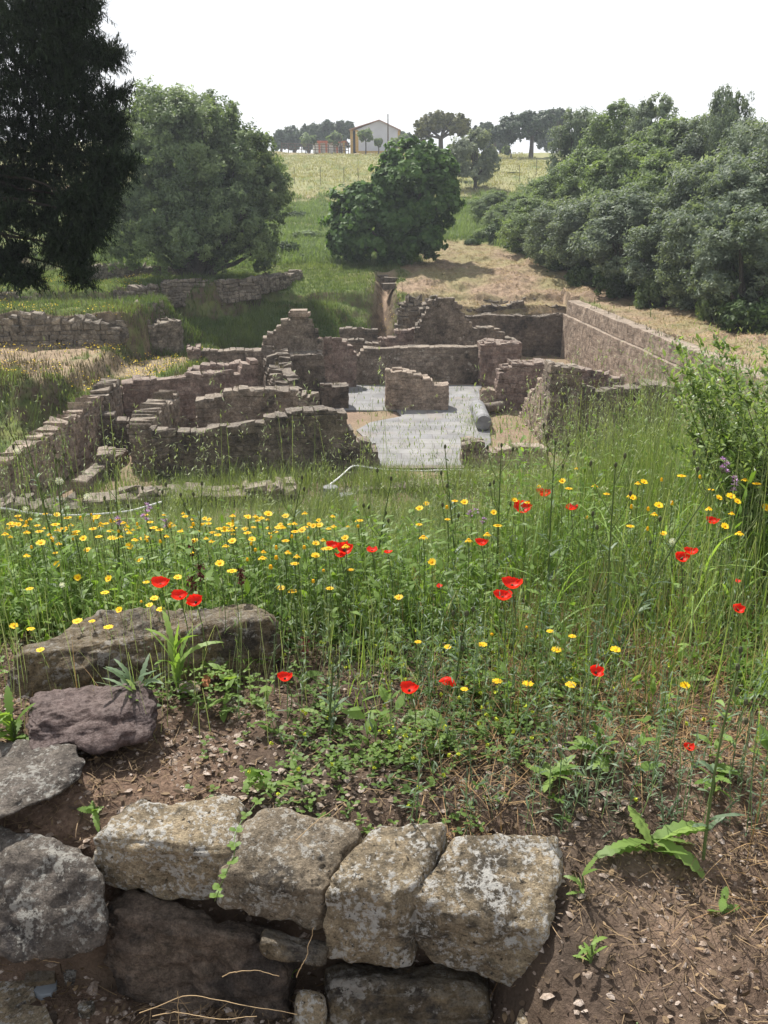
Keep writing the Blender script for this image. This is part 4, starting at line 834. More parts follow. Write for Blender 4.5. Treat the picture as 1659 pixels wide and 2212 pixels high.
def rock(label, top, bot, mat, n=6, amp=.045, strata=0.0, sub=34, seed=0, group='rough stones of the foreground kerb', zb=None, cat='rock', name='rock', dz=0):
    T = [at(*q) for q in top]; Bf = [at(*q) for q in bot]; dz = dz or (.12 if seed in (4, 9, 11, 12) else .03 if seed in (7, 8) else 0)            # top: back-left, back-right, front-right, front-left; bot: front-right, front-left
    Bf[0][2] -= dz; Bf[1][2] -= dz
    lo = min(Bf[0][2], Bf[1][2])-.02 if zb is None else zb
    C = {(-1, 1, 1): T[0], (1, 1, 1): T[1], (1, -1, 1): T[2], (-1, -1, 1): T[3], (1, -1, -1): Bf[0], (-1, -1, -1): Bf[1],
         (-1, 1, -1): np.array([T[0][0], T[0][1], lo]), (1, 1, -1): np.array([T[1][0], T[1][1], lo])}
    g = np.linspace(-1, 1, sub+1); u, v = [a.ravel() for a in np.meshgrid(g, g)]; one = np.ones_like(u); P = []; Fs = []
    ii = np.arange((sub+1)**2).reshape(sub+1, sub+1); q = np.stack([ii[:-1, :-1], ii[:-1, 1:], ii[1:, 1:], ii[1:, :-1]], -1).reshape(-1, 4)
    for k, (a, b_, c, fl) in enumerate([(u, v, one, 0), (u, v, -one, 1), (u, -one, v, 0), (u, one, v, 1), (one, u, v, 0), (-one, u, v, 1)]):
        P.append(np.stack([a, b_, c], -1)); Fs.append((q[:, ::-1] if fl else q)+k*(sub+1)**2)
    P = np.concatenate(P); Fs = np.concatenate(Fs)
    P = P/((np.abs(P)**n).sum(1)**(1/n))[:, None]*(1.12 if n < 6 else 1.07 if n < 7 else 1.03)
    W = np.zeros_like(P)
    for s_, c in C.items():
        s_ = np.array(s_); W += (np.prod((1+P*s_)/2, axis=1))[:, None]*np.array(c)
    ctr = W.mean(0); size = np.abs(W-ctr).max(0); d = (W-ctr)/size; d /= np.linalg.norm(d, axis=1)[:, None]; d[:, 2] *= .8
    q_ = W+seed*3.1
    dis = amp*fbm(q_*6, 3, seed)*.5+amp*.30*(1-np.abs(fbm(q_*11, 3, seed+5))*1.6)-amp*.22+amp*.20*fbm(q_*38, 4, seed+9)
    if strata:
        s1 = fbm(np.stack([q_[:, 0]*2.5, q_[:, 1]*2.5, q_[:, 2]*46], -1), 2, seed+3); dis = dis-strata*np.clip(np.abs(s1)*-1+.25, 0, 1)*(1-np.abs(P[:, 2])**4*.7)*3
    W = W+d*dis[:, None]
    loc = np.array([ctr[0], ctr[1], W[:, 2].min()])
    me = bpy.data.meshes.new(name); import bmesh
    bm = bmesh.new(); vs = [bm.verts.new(w) for w in (W-loc)]
    for f in Fs: bm.faces.new([vs[i] for i in f])
    bmesh.ops.remove_doubles(bm, verts=bm.verts, dist=1e-5)
    for f in bm.faces: f.smooth = True
    bm.to_mesh(me); bm.free(); a_ = me.attributes.new('tint', 'FLOAT', 'POINT'); a_.data.foreach_set('value', np.full(len(me.vertices), .5, np.float32))
    me.materials.append(mat); o = bpy.data.objects.new(name, me); COL.objects.link(o); o.location = loc
    return tag(o, label, cat, group, 'thing')
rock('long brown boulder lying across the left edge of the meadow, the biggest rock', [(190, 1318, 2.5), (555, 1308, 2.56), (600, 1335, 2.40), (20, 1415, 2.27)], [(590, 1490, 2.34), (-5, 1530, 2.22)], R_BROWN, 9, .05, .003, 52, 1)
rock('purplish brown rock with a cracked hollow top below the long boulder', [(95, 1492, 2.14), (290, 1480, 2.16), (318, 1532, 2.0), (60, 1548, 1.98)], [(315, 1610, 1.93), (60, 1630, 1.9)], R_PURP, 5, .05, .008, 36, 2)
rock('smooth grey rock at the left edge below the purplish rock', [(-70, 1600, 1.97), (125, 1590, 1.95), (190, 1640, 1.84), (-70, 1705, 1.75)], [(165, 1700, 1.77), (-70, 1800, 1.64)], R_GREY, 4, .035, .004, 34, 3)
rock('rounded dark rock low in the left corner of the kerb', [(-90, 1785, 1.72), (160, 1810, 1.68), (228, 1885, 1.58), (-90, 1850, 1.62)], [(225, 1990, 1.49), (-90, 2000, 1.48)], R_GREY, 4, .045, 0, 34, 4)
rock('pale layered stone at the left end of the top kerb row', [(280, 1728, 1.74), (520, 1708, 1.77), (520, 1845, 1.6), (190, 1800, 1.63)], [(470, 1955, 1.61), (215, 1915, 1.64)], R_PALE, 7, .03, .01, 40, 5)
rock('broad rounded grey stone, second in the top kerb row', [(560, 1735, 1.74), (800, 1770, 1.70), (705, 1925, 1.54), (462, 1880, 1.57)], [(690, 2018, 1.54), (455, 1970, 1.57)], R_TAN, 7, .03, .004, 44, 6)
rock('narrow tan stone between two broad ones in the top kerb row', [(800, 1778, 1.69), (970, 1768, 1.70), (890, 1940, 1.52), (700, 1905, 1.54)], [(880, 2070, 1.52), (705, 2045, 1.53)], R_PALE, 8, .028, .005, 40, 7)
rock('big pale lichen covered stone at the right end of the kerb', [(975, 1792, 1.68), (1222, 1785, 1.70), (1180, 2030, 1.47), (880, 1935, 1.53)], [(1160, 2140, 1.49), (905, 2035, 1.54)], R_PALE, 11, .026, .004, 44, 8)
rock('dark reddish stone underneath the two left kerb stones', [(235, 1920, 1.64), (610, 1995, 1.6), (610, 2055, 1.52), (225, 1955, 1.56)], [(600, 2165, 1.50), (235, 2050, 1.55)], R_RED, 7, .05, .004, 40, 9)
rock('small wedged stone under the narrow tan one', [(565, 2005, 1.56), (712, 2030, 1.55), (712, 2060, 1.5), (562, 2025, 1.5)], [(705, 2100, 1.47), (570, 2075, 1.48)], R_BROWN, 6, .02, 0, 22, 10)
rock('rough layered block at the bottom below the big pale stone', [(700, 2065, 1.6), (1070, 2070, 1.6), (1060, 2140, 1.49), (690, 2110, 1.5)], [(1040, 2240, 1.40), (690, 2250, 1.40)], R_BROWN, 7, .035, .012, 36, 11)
rock('small yellowish stone at the bottom below the wedged stone', [(640, 2140, 1.5), (700, 2140, 1.5), (700, 2170, 1.46), (640, 2165, 1.46)], [(700, 2230, 1.42), (640, 2230, 1.42)], R_PALE, 4, .015, 0, 18, 12)
for i, (px, py, w, h_, lb, mt) in enumerate([(15, 2145, 110, 60, 'flat pale paving stone at the bottom left edge', R_PALE), (85, 2105, 60, 26, 'brownish flat stone above the slate flake at the bottom left', R_BROWN), (185, 2180, 30, 16, 'buff chip on the soil right of the terracotta one', R_PALE), (150, 2108, 24, 14, 'grey chip on the dark soil right of the slate flake', R_GREY), (100, 2140, 42, 22, 'bluish slate flake on the soil at the bottom left', None), (45, 2160, 36, 26, 'grey angular chip beside the slate flake', R_GREY), (30, 2215, 150, 55, 'yellowish flat slab in the very bottom left corner', R_PALE),
     (1130, 2190, 22, 34, 'upright pale flat stone stuck in the soil below the big pale stone', R_PALE), (75, 2200, 26, 14, 'small white chip in the bottom left corner', None), (110, 2195, 20, 16, 'terracotta coloured chip at the bottom left', R_RED)]):
    q0 = spot(px, py, 0); c = np.array([q0[0], q0[1], Hs(*q0)+.008]); s = c[1]*1.25/FPX*1.3
    t = MB(); a = w*s*.5; d_ = h_*s*.8; k = 7; th = np.arange(k)/k*6.283+rng.uniform(0, 1); rr = rng.uniform(.75, 1.15, k)
    P = np.stack([np.cos(th)*a*rr, np.sin(th)*d_*rr], -1); V = np.vstack([np.column_stack([P, np.full(k, .010)]), np.column_stack([P*1.04, np.full(k, -.02)])])
    t.add(V, [[j, j+k, (j+1) % k+k, (j+1) % k] for j in range(k)], .5); t.f[3].append(np.array([[0, j+1, j+2] for j in range(k-2)])); t.f[3][0] = t.f[3][0][:, [0, 1, 2]]
    o = t.build('flat_stone', mt or plain('slate_chip', (.20, .22, .24) if 'slate' in lb and 'bluish' in lb else (.6, .58, .55), .7), loc=(0, 0, 0)); o.location = tuple(c); o.rotation_euler = (rng.normal(0, .08), rng.normal(0, .08), 0)
    tag(o, lb, 'stone', 'flat stones in the bottom left corner' if 'upright' not in lb else None, 'thing')

# ---------------------------------------------------------------- soil litter: gravel, straw, dead leaves
def scat(n, x0, x1, y0, y1): return rng.uniform(x0, x1, n), rng.uniform(y0, y1, n)
M_PEB = stone_mat('gravel', (.12, .085, .065), (.27, .21, .165), (.50, .44, .40), (.08, .06, .05), bd=.003, sc=10, stain_lo=.62)
x, y = scat(46000, -1.6, 1.9, 1.25, 3.2); k = rng.random(len(x)) < np.clip(.30+.8*n2(x, y, 2.2, 3, 61), .06, 1)*np.where(y > 2.3, .4, 1); x, y = x[k], y[k]; n = len(x)
s = .0022+.0075*rng.random(n)**3.5; m = MB(); z = H(x, y)
oc = np.array([[1, 0, 0], [.3, .95, 0], [-.8, .6, 0], [-.9, -.5, 0], [.2, -1, 0], [0.1, 0, .55]])
an = rng.uniform(0, 6.28, n); V = oc[None]*s[:, None, None]*rng.uniform(.6, 1.3, (n, 6, 1)); tl = rng.normal(0, .45, (n, 1))
V = np.stack([V[..., 0]*np.cos(an)[:, None]-V[..., 1]*np.sin(an)[:, None], V[..., 0]*np.sin(an)[:, None]+V[..., 1]*np.cos(an)[:, None], V[..., 2]+V[..., 0]*tl], -1)
V += np.column_stack([x, y, z+.001])[:, None]; b_ = (np.arange(n)*6)[:, None]
m.add(V.reshape(-1, 3), np.concatenate([b_+np.array([[j, (j+1) % 5, 5]]) for j in range(5)], 0), np.repeat(rng.beta(1.3, 1.8, n), 6))
x, y = scat(3600, -1.5, 1.8, 1.3, 2.9); k = rng.random(len(x)) < np.clip(.28+.9*n2(x, y, 2.6, 3, 161)+.35*(x < -.1), .05, 1); x, y = x[k], y[k]; n = len(x); s = .005+.011*rng.random(n)**2.2; z = H(x, y)
an = rng.uniform(0, 6.28, n); V = oc[None]*s[:, None, None]*rng.uniform(.6, 1.3, (n, 6, 1))*np.array([1, 1, .6]); tl = rng.normal(0, .3, (n, 1))
V = np.stack([V[..., 0]*np.cos(an)[:, None]-V[..., 1]*np.sin(an)[:, None], V[..., 0]*np.sin(an)[:, None]+V[..., 1]*np.cos(an)[:, None], V[..., 2]+V[..., 0]*tl], -1)+np.column_stack([x, y, z+.003])[:, None]; b_ = (np.arange(n)*6)[:, None]
m.add(V.reshape(-1, 3), np.concatenate([b_+np.array([[j, (j+1) % 5, 5]]) for j in range(5)], 0), np.repeat(rng.beta(1.5, 1.2, n), 6))
tag(m.build('gravel', M_PEB), 'stone chips and grit strewn over the bare soil', None, None, 'stuff')
M_LIT = leaf_mat('dry_litter', (.045, .03, .022), (.40, .28, .16), .15, .8)
x, y = scat(60000, -1.7, 2.2, 1.25, 3.4); k = rng.random(len(x)) < np.clip(.42+.9*n2(x, y, 1.7, 3, 62)+.2*(x > .4), .05, 1); x, y = x[k], y[k]; n = len(x); m = MB()
V, Fq, _ = ribbons(np.column_stack([x, y, H(x, y)+rng.uniform(0, .02, n)]), rng.uniform(0, 6.28, n), rng.normal(.05, .2, n), rng.normal(0, .4, n), .012+.06*rng.random(n)**3, .0012+.0012*rng.random(n), 3, [1, 1, .8, .3])
m.add(V, Fq, rep(rng.beta(1.5, 2.2, n), 3))
x, y = scat(9000, -1.6, 2, 1.25, 3); n = len(x)
V, Fq, _ = ribbons(np.column_stack([x, y, H(x, y)+.004]), rng.uniform(0, 6.28, n), rng.normal(.15, .3, n), rng.normal(0, .7, n), rng.uniform(.008, .03, n), rng.uniform(.005, .013, n), 3, [.3, 1, .9, .15], roll=rng.normal(0, .6, n))
m.add(V, Fq, rep(rng.beta(.9, 3.2, n), 3))
x, y = scat(150, -.62, -.02, 1.36, 1.55); V, Fq, _ = ribbons(np.column_stack([x, y, H(x, y)+rng.uniform(0, .03, 150)]), rng.uniform(0, 6.28, 150), rng.normal(.2, .3, 150), rng.normal(-.6, .8, 150), rng.uniform(.03, .13, 150), .0014, 8, [1]*8+[.4], roll=rng.normal(0, .8, 150)); m.add(V, Fq, rep(rng.uniform(.4, 1, 150), 8))
tag(m.build('plant_litter', M_LIT), 'dry straw and dead leaf bits lying on the soil', None, None, 'stuff')

# ---------------------------------------------------------------- meadow vegetation
G_NEAR = leaf_mat('meadow_grass', (.08, .145, .025), (.30, .40, .11), .5, .5, .3)
G_OAT = leaf_mat('oat_stalks', (.11, .16, .06), (.30, .34, .17), .35, .55)
G_DRY = leaf_mat('dry_stalks', (.16, .075, .035), (.46, .31, .15), .2, .7)
G_HERB = leaf_mat('herb_leaves', (.055, .115, .02), (.21, .32, .07), .46, .5, .3)
G_BROAD = leaf_mat('broad_leaves', (.08, .17, .03), (.26, .38, .10), .45, .5, .35)
G_BLUE = leaf_mat('blue_green_leaves', (.06, .11, .06), (.20, .27, .16), .35, .5, .35)
def dens(x, y):                          # how thick the meadow stands
    v = sms(1.95, 2.75, y+.12*n2(x, y, 1.5, 3, 70))
    v = v*np.where((x < -.1) & (y < 2.62) & (x > -1.25), .04, 1.)
    return np.clip(v+.25*n2(x, y, 1.1, 3, 71)*v, 0, 1)
def blades(name, n, box, keep, L, W, mat, el, bend, segs=4, tl=.5, tv=.18, label=None, lf=None, prof=None):
    x, y = scat(n, *box); k = rng.random(n) < keep(x, y); x, y = x[k], y[k]; n = len(x); nn = n2(x, y, .9, 3, 72)
    l = rng.uniform(*L, n)*(1+.3*nn); 
    if lf is not None: l = l*lf(x, y)
    m = MB(); V, Fq, tip = ribbons(np.column_stack([x, y, H(x, y)-.005]), rng.uniform(0, 6.28, n), rng.normal(*el, n), rng.normal(*bend, n), l, rng.uniform(*W, n), segs, prof)
    t = np.clip(tl+.3*n2(x, y, 2.1, 2, 73)+rng.normal(0, tv, n), 0, 1); m.add(V, Fq, rep(t, segs))
    return m, tip, t
tall = lambda x, y: (1+.45*n2(x, y, 1.7, 3, 111))*(.75+.8*sms(-.2, 1.4, x)*sms(2.4, 3.2, y))
m, tip, t = blades('grass', 64000, (-3.6, 4.2, 1.9, 7), lambda x, y: dens(x, y)*np.where(y > 4.6, .8, 1), (.10, .30), (.0025, .0055), G_NEAR, (1.3, .18), (-.5, .4), lf=tall)
tag(m.build('grass', G_NEAR), 'fine green meadow grass', None, None, 'stuff')
m, tip, t = blades('grass', 46000, (-9, 11, 5.5, 20.5), lambda x, y: .95+0*x, (.35, 1.0), (.005, .012), G_NEAR, (1.3, .15), (-.5, .3), tl=.6)
x, y = tip[:, 0], tip[:, 1]; tag(m.build('grass', G_OAT), 'long grass on the slope down to the ruins', None, None, 'stuff')
# wild oats: stalks with hanging spikelets
m, tip, t = blades('grass', 6500, (-2.8, 6.5, 2.7, 6.4), lambda x, y: np.where(x > .15, .9, .4)*np.where((y < 3.2) & (x < .4), .3, 1), (.28, .66), (.0022, .0034), G_OAT, (1.45, .07), (-.28, .2), tl=.55, lf=lambda x, y: .85+.4*sms(0, 1.4, x), prof=[1, .9, .8, .7, .5])
for k in range(7):
    n = len(tip); o = rng.uniform(.0, .13, n); P = tip-np.column_stack([0*o, 0*o, o])+rng.normal(0, .010, (n, 3))
    V, Fq, _ = ribbons(P, rng.uniform(0, 6.28, n), rng.normal(-.7, .45, n), -.4, rng.uniform(.012, .026, n), rng.uniform(.003, .0055, n), 2, [.3, 1, .1]); m.add(V, Fq, rep(np.clip(t+.25, 0, 1), 2))
tag(m.build('wild_oats', G_OAT), 'wild oat stalks with drooping heads', None, None, 'stuff')
m, tip, t = blades('thin_stems', 15000, (-2.6, 3.6, 2.0, 5.2), lambda x, y: sms(1.9, 2.5, y)*.9, (.12, .42), (.0014, .0024), G_DRY, (1.4, .16), (-.1, .25), tl=.75, tv=.3, lf=tall, prof=[1, .9, .9, .8, .7])
tag(m.build('thin_stems', G_OAT), 'fine pale upright stems', None, None, 'stuff')
m, tip, t = blades('grass', 1500, (-1.9, 3.0, 3.3, 4.7), lambda x, y: np.where(x > .25, .8, .55+.6*n2(x, y, 2, 2, 99)), (.52, .86), (.0022, .0032), G_OAT, (1.45, .09), (-.25, .2), tl=.5, prof=[1, .9, .8, .7, .5])
for k in range(8):
    n = len(tip); o = rng.uniform(.0, .16, n); P = tip-np.column_stack([0*o, 0*o, o])+rng.normal(0, .012, (n, 3))
    V, Fq, _ = ribbons(P, rng.uniform(0, 6.28, n), rng.normal(-.7, .45, n), -.4, rng.uniform(.014, .028, n), rng.uniform(.003, .0055, n), 2, [.3, 1, .1]); m.add(V, Fq, rep(np.clip(t+.2, 0, 1), 2))
tag(m.build('wild_oats', G_OAT), 'tallest wild oats standing in front of the ruin walls', None, None, 'stuff')
# arching broad grass on the right
m, tip, t = blades('grass', 1100, (.5, 3.0, 2.6, 4.8), lambda x, y: .55+n2(x, y, 2, 2, 74), (.35, .6), (.007, .013), G_NEAR, (1.3, .2), (-1.7, .6), 9, tl=.85)
tag(m.build('arching_grass', G_BROAD), 'broad arching grass blades at the right', None, None, 'stuff')
# dry stalks at the bases
m, tip, t = blades('dry_grass', 5200, (-2, 3.2, 1.75, 4.2), lambda x, y: np.where(x > 0, .8, .22)*sms(1.7, 2.3, y)*(.5+n2(x, y, 1.6, 3, 75)), (.08, .28), (.0015, .004), G_DRY, (1.2, .35), (-.3, .5), tl=.5)
x, y = scat(9500, .1, 2.3, 1.5, 2.8); k = rng.random(9500) < .32+n2(x, y, 1.8, 3, 76); x, y = x[k], y[k]; n = len(x)
V, Fq, _ = ribbons(np.column_stack([x, y, H(x, y)+.01]), rng.uniform(0, 6.28, n), rng.normal(.3, .3, n), rng.normal(-.4, .6, n), rng.uniform(.05, .22, n), .002, 5); m.add(V, Fq, rep(rng.uniform(.2, .9, n), 5))
tag(m.build('dry_grass', G_DRY), 'dead brown stalks and tangled straw', None, None, 'stuff')
# leafy herbs
def herbs(name, n, box, keep, hh, nl, LL, WW, mat, label, tl=.5, curl=(-.6, .4)):
    x, y = scat(n, *box); k = rng.random(n) < keep(x, y); x, y = x[k], y[k]; n = len(x); h_ = rng.uniform(*hh, n); z = H(x, y)
    m = MB(); az = rng.uniform(0, 6.28, n); el = rng.normal(1.4, .15, n)
    V, Fq, tip = ribbons(np.column_stack([x, y, z-.005]), az, el, rng.normal(0, .15, n), h_, .003, 3, [1, .9, .8, .5]); t0 = rng.normal(tl, .15, n); m.add(V, Fq, rep(np.clip(t0*.8, 0, 1), 3))
    for j in range(nl):
        f = (j+rng.random(n))/nl; P = np.column_stack([x, y, z])*(1-f)[:, None]+tip*f[:, None]; a2 = rng.uniform(0, 6.28, n)
        L = rng.uniform(*LL, n)*(1.15-.6*f); V, Fq, _ = ribbons(P, a2, rng.normal(.5, .35, n), rng.normal(*curl, n), L, L*rng.uniform(*WW, n), 3, [.25, 1, .75, .08], roll=rng.normal(0, .3, n))
        m.add(V, Fq, rep(np.clip(t0+rng.normal(0, .12, n), 0, 1), 3))
    tag(m.build(name, mat), label, None, None, 'stuff')
herbs('weeds', 4200, (-3.2, 3.4, 1.85, 4.4), lambda x, y: dens(x, y)*.9, (.08, .30), 11, (.015, .045), (.10, .26), G_HERB, 'small leafy weeds filling the meadow')
herbs('weeds', 1300, (-2.6, .4, 2.55, 4.0), lambda x, y: .9+0*x, (.10, .32), 11, (.04, .08), (.2, .45), G_HERB, 'broad leaved herbs among the daisies', .6)
herbs('weeds', 2900, (-.75, 2.4, 1.72, 3.2), lambda x, y: (.4+.5*n2(x, y, 2.2, 2, 80))*(1-.85*((x < -.28) & (y < 2.6))), (.06, .34), 13, (.012, .036), (.08, .20), G_BLUE, 'thin greyish green weeds on the bare soil', .5)
herbs('weeds', 170, (-.5, 2.2, 1.85, 3.3), lambda x, y: .8+0*x, (.03, .16), 6, (.035, .08), (.3, .5), G_BROAD, 'light green broad leaves near the ground', .6)
herbs('weeds', 420, (.3, 2.8, 2.7, 4.4), lambda x, y: .7+n2(x, y, 2, 2, 120), (.28, .58), 15, (.03, .075), (.14, .34), G_HERB, 'tall leafy weeds in the grass on the right', .6)
# clover carpet with small round yellow heads
def cl_keep(x, y): return np.clip(np.exp(-((x+.02)/.34)**2-((y-1.93)/.19)**2)*.62+.9*n2(x, y, 3.5, 3, 81)*(y > 1.8)+.12*(y > 1.9)-.05*(x < -.55), 0, 1)
x, y = scat(15000, -1.2, 1.6, 1.68, 2.75); k = rng.random(len(x)) < cl_keep(x, y); x, y = x[k], y[k]; n = len(x); m = MB(); z = H(x, y)+rng.uniform(.005, .06, n)
for j in range(3):
    a2 = rng.uniform(0, 6.28, n) if j == 0 else a2+2.09
    V, Fq, _ = ribbons(np.column_stack([x, y, z]), a2, rng.normal(.3, .25, n), -.5, rng.uniform(.009, .019, n), rng.uniform(.007, .013, n), 2, [.3, 1, .6]); m.add(V, Fq, rep(np.clip(.45+.4*n2(x, y, 6, 2, 5)+rng.normal(0, .12, n), 0, 1), 2))
tag(m.build('clover', G_HERB), 'low clover carpet behind the kerb stones', None, None, 'stuff')
x, y = scat(260, -.35, .9, 1.75, 2.5); k = rng.random(260) < .2+cl_keep(x, y); x, y = x[k], y[k]; n = len(x); m = MB(); c = np.column_stack([x, y, H(x, y)+rng.uniform(.04, .1, n)])
for j in range(14): leaf_quads(m, c+unit(n)*.0035, .007, .006, np.full(n, .8), 0)
tag(m.build('clover_flowers', plain('lime_heads', (.42, .48, .04), .7)), 'tiny lime yellow clover heads', None, None, 'stuff')

# ---------------------------------------------------------------- flowers, each one a thing
PETR, nt, b = new_mat('poppy_petals', .5, .25); c_ = ramp(nt, attr(nt, 'tint'), [(0, (.42, .004, .01)), (.5, (.80, .018, .01)), (1, (.90, .06, .02))]); nt.links.new(c_, b.inputs['Base Color'])
t_ = nt.nodes.new('ShaderNodeBsdfTranslucent'); nt.links.new(c_, t_.inputs[0]); ms = nt.nodes.new('ShaderNodeMixShader'); ms.inputs[0].default_value = .45; nt.links.new(b.outputs[0], ms.inputs[1]); nt.links.new(t_.outputs[0], ms.inputs[2]); nt.links.new(ms.outputs[0], nt.nodes['Material Output'].inputs[0])
STEM = leaf_mat('flower_stem', (.06, .10, .03), (.14, .19, .06), .1); CAPS = plain('poppy_heart', (.03, .045, .02)); DISC = plain('daisy_heart', (.62, .30, .01), .8, .1, .3, 120)
DFL = leaf_mat('daisy_petals', (.72, .40, .002), (.84, .58, .008), .3, .6); PUR = leaf_mat('purple_petals', (.32, .16, .42), (.55, .35, .62), .3); SEED = leaf_mat('seed_head', (.6, .6, .58), (.8, .8, .78), .4, .8); PUFF = SEED
def poppy_proto(R_, openn, tilt, hs, nod=0):
    """cup of four crinkled petals on a thin curved stem, head at height hs"""
    t = empty('poppy'); stem = MB(); k = np.linspace(0, 1, 9); st = np.stack([.02*np.sin(k*3)+nod*.02*k**3, .012*np.sin(k*2.2), hs*k], -1)
    if nod: st[-1, 2] -= .01
    tube(stem, st, .0016, 5, .5, False); stem.build('stem', STEM, t)
    hd = st[-1]; Mx = np.array(Matrix.Rotation(tilt, 3, 'X'))
    for j in range(4):
        m = MB(); nu, nv = 10, 8; u = np.linspace(-1, 1, nu); v = np.linspace(.04, 1, nv); U, Vv = np.meshgrid(u, v); a = j*math.pi/2+U*(.95 if j % 2 else .85)
        th = Vv*openn; rr = R_*np.sin(th)/max(math.sin(min(openn, 1.57)), .8)*(1+.04*(j % 2)); zz = R_*1.05*(1-np.cos(th))*(1.0 if openn < 1.5 else .8)+R_*.05
        edge = 1-.22*np.abs(U)**4*Vv; nz_ = fbm(np.stack([U*2.2+j*5, Vv*2, Vv*0+j+openn*3], -1), 3, 3)*Vv**2*.22*R_
        X = (rr*edge+nz_)*np.cos(a); Y_ = (rr*edge+nz_)*np.sin(a); Z_ = zz*edge+nz_*.9
        P = np.stack([X, Y_, Z_], -1).reshape(-1, 3)@Mx.T+hd; ii = np.arange(nu*nv).reshape(nv, nu)
        m.add(P, np.stack([ii[:-1, :-1], ii[:-1, 1:], ii[1:, 1:], ii[1:, :-1]], -1).reshape(-1, 4), np.clip(.62-.25*(Vv < .3)+.3*nz_/R_*4, 0, 1).ravel()); m.build('petal', PETR, t, True)
    m = MB(); c = hd+Mx@np.array([0, 0, R_*.17]); tube(m, [c-[0, 0, R_*.15], c, c+Mx@np.array([0, 0, R_*.2])], [R_*.08, R_*.15, R_*.1], 8)
    dd = unit(40)*R_*.2; dd[:, 2] = np.abs(dd[:, 2])*.7; leaf_quads(m, c+dd@Mx.T, R_*.10, R_*.05, np.full(40, .2)); m.build('seed_capsule', CAPS, t)
    return t
POPS = {'cup': (1.05, -.05), 'wide': (1.28, .12), 'flat': (1.5, .42), 'closed': (.7, .2), 'droop': (1.3, 2.4)}
PP = [  # px, py, width px, shape, stem height, label
 (1173, 1079, 34, 'wide', .34, 'topmost poppy, open bowl above two neighbours at the upper right'), (1127, 1107, 40, 'flat', .34, 'big tilted poppy lower left of the topmost one'), (1234, 1101, 30, 'cup', .34, 'cup shaped poppy right of the topmost one'),
 (716, 1187, 30, 'wide', .30, 'left poppy of the crowded cluster among the daisies'), (744, 1195, 38, 'flat', .30, 'biggest poppy of the crowded cluster among the daisies'), (731, 1203, 24, 'cup', .29, 'small poppy tucked low in the crowded cluster'), (805, 1195, 27, 'cup', .30, 'left one of two small poppies right of the crowded cluster'), (834, 1195, 23, 'cup', .30, 'right one of two small poppies right of the crowded cluster'),
 (1039, 1182, 29, 'wide', .32, 'lone poppy between the meadow centre and the upper right poppies'), (1536, 1135, 29, 'wide', .32, 'pale red poppy near the leafy shrub'), (1472, 1210, 32, 'flat', .30, 'left poppy of a touching pair below the leafy shrub'), (1492, 1203, 30, 'wide', .31, 'right poppy of a touching pair below the leafy shrub'),
 (343, 1266, 42, 'wide', .28, 'uppermost poppy of the row of three above the long boulder'), (383, 1290, 38, 'wide', .28, 'middle poppy of the row of three above the long boulder'), (418, 1304, 36, 'flat', .27, 'lowest poppy of the row of three above the long boulder'),
 (945, 1268, 16, 'closed', .27, 'half closed narrow red poppy bud in the meadow centre'), (1105, 1267, 46, 'wide', .27, 'upper poppy of the large pair right of the meadow centre'), (1087, 1296, 42, 'wide', .27, 'lower poppy of the large pair right of the meadow centre'),
 (950, 1449, 38, 'droop', .2, 'crumpled dark red poppy hanging its head'), (880, 1492, 42, 'wide', .17, 'lowest open poppy of the meadow centre'), (1290, 1458, 34, 'flat', .2, 'round poppy facing the viewer at the lower right'), (614, 1467, 34, 'wide', .13, 'poppy standing by the right end of the long boulder'),
 (1492, 1620, 27, 'wide', .08, 'low poppy close to the ground at the right'), (1594, 1333, 28, 'flat', .22, 'orange red poppy at the right edge below the shrub'), (1589, 1268, 15, 'closed', .25, 'tiny red poppy bud at the right edge')]
for px, py, w_, sh, hs, lb in PP:
    X, Y = spot(px, py, hs); z = Hs(X, Y); dep = Y*CP+(EYE[2]-z-hs)*SP; R_ = w_*dep/FPX/2*.98
    t = poppy_proto(R_*(1 if sh in ('cup', 'closed') else .95), *POPS[sh], hs, 1 if sh == 'droop' else 0); t.location = (X, Y, z); t.rotation_euler = (0, 0, rng.uniform(-.5, .5)+math.pi*(sh == 'flat')*0)
    if POPS[sh][1] > .2: t.rotation_euler[2] = rng.uniform(-.6, .6)
    tag(t, lb, 'poppy', 'red poppies in the meadow', 'thing')
def daisy_proto(R_, tilt, reflex, hs, npet=15):
    t = empty('yellow_daisy'); m = MB(); k = np.linspace(0, 1, 7); st = np.stack([.018*np.sin(k*2.6), .01*np.sin(k*4), hs*k], -1); tube(m, st, .0013, 4, .5, False)
    a = rng.uniform(0, 6.28, 8); V, Fq, _ = ribbons(st[1]+np.column_stack([np.zeros(8), np.zeros(8), np.linspace(0, hs*.7, 8)]), a, .7, -.6, rng.uniform(.02, .04, 8), .006, 3, [.3, 1, .7, .1]); m.add(V, Fq, .6)
    m.build('stem', STEM, t); Mx = np.array(Matrix.Rotation(tilt, 3, 'X')); m = MB(); a = np.arange(npet)/npet*6.283+rng.normal(0, .07, npet)
    V, Fq, _ = ribbons(np.column_stack([np.cos(a), np.sin(a), 0*a])*R_*.3, a, .25-reflex, -.3-reflex*.6, R_*.75*rng.uniform(.85, 1.1, npet), R_*.34, 3, [.7, 1, 1, .5]); m.add(V@Mx.T+st[-1], Fq, rep(rng.uniform(.3, 1, npet), 3)); m.build('petals', DFL, t)
    m = MB(); q = np.array([[0, 0, -.12], [0, 0, 0], [0, 0, .1], [0, 0, .2]])*R_; tube(m, q@Mx.T+st[-1], np.array([.2, .42, .36, .14])*R_, 10); m.build('flower_center', DISC, t); return t
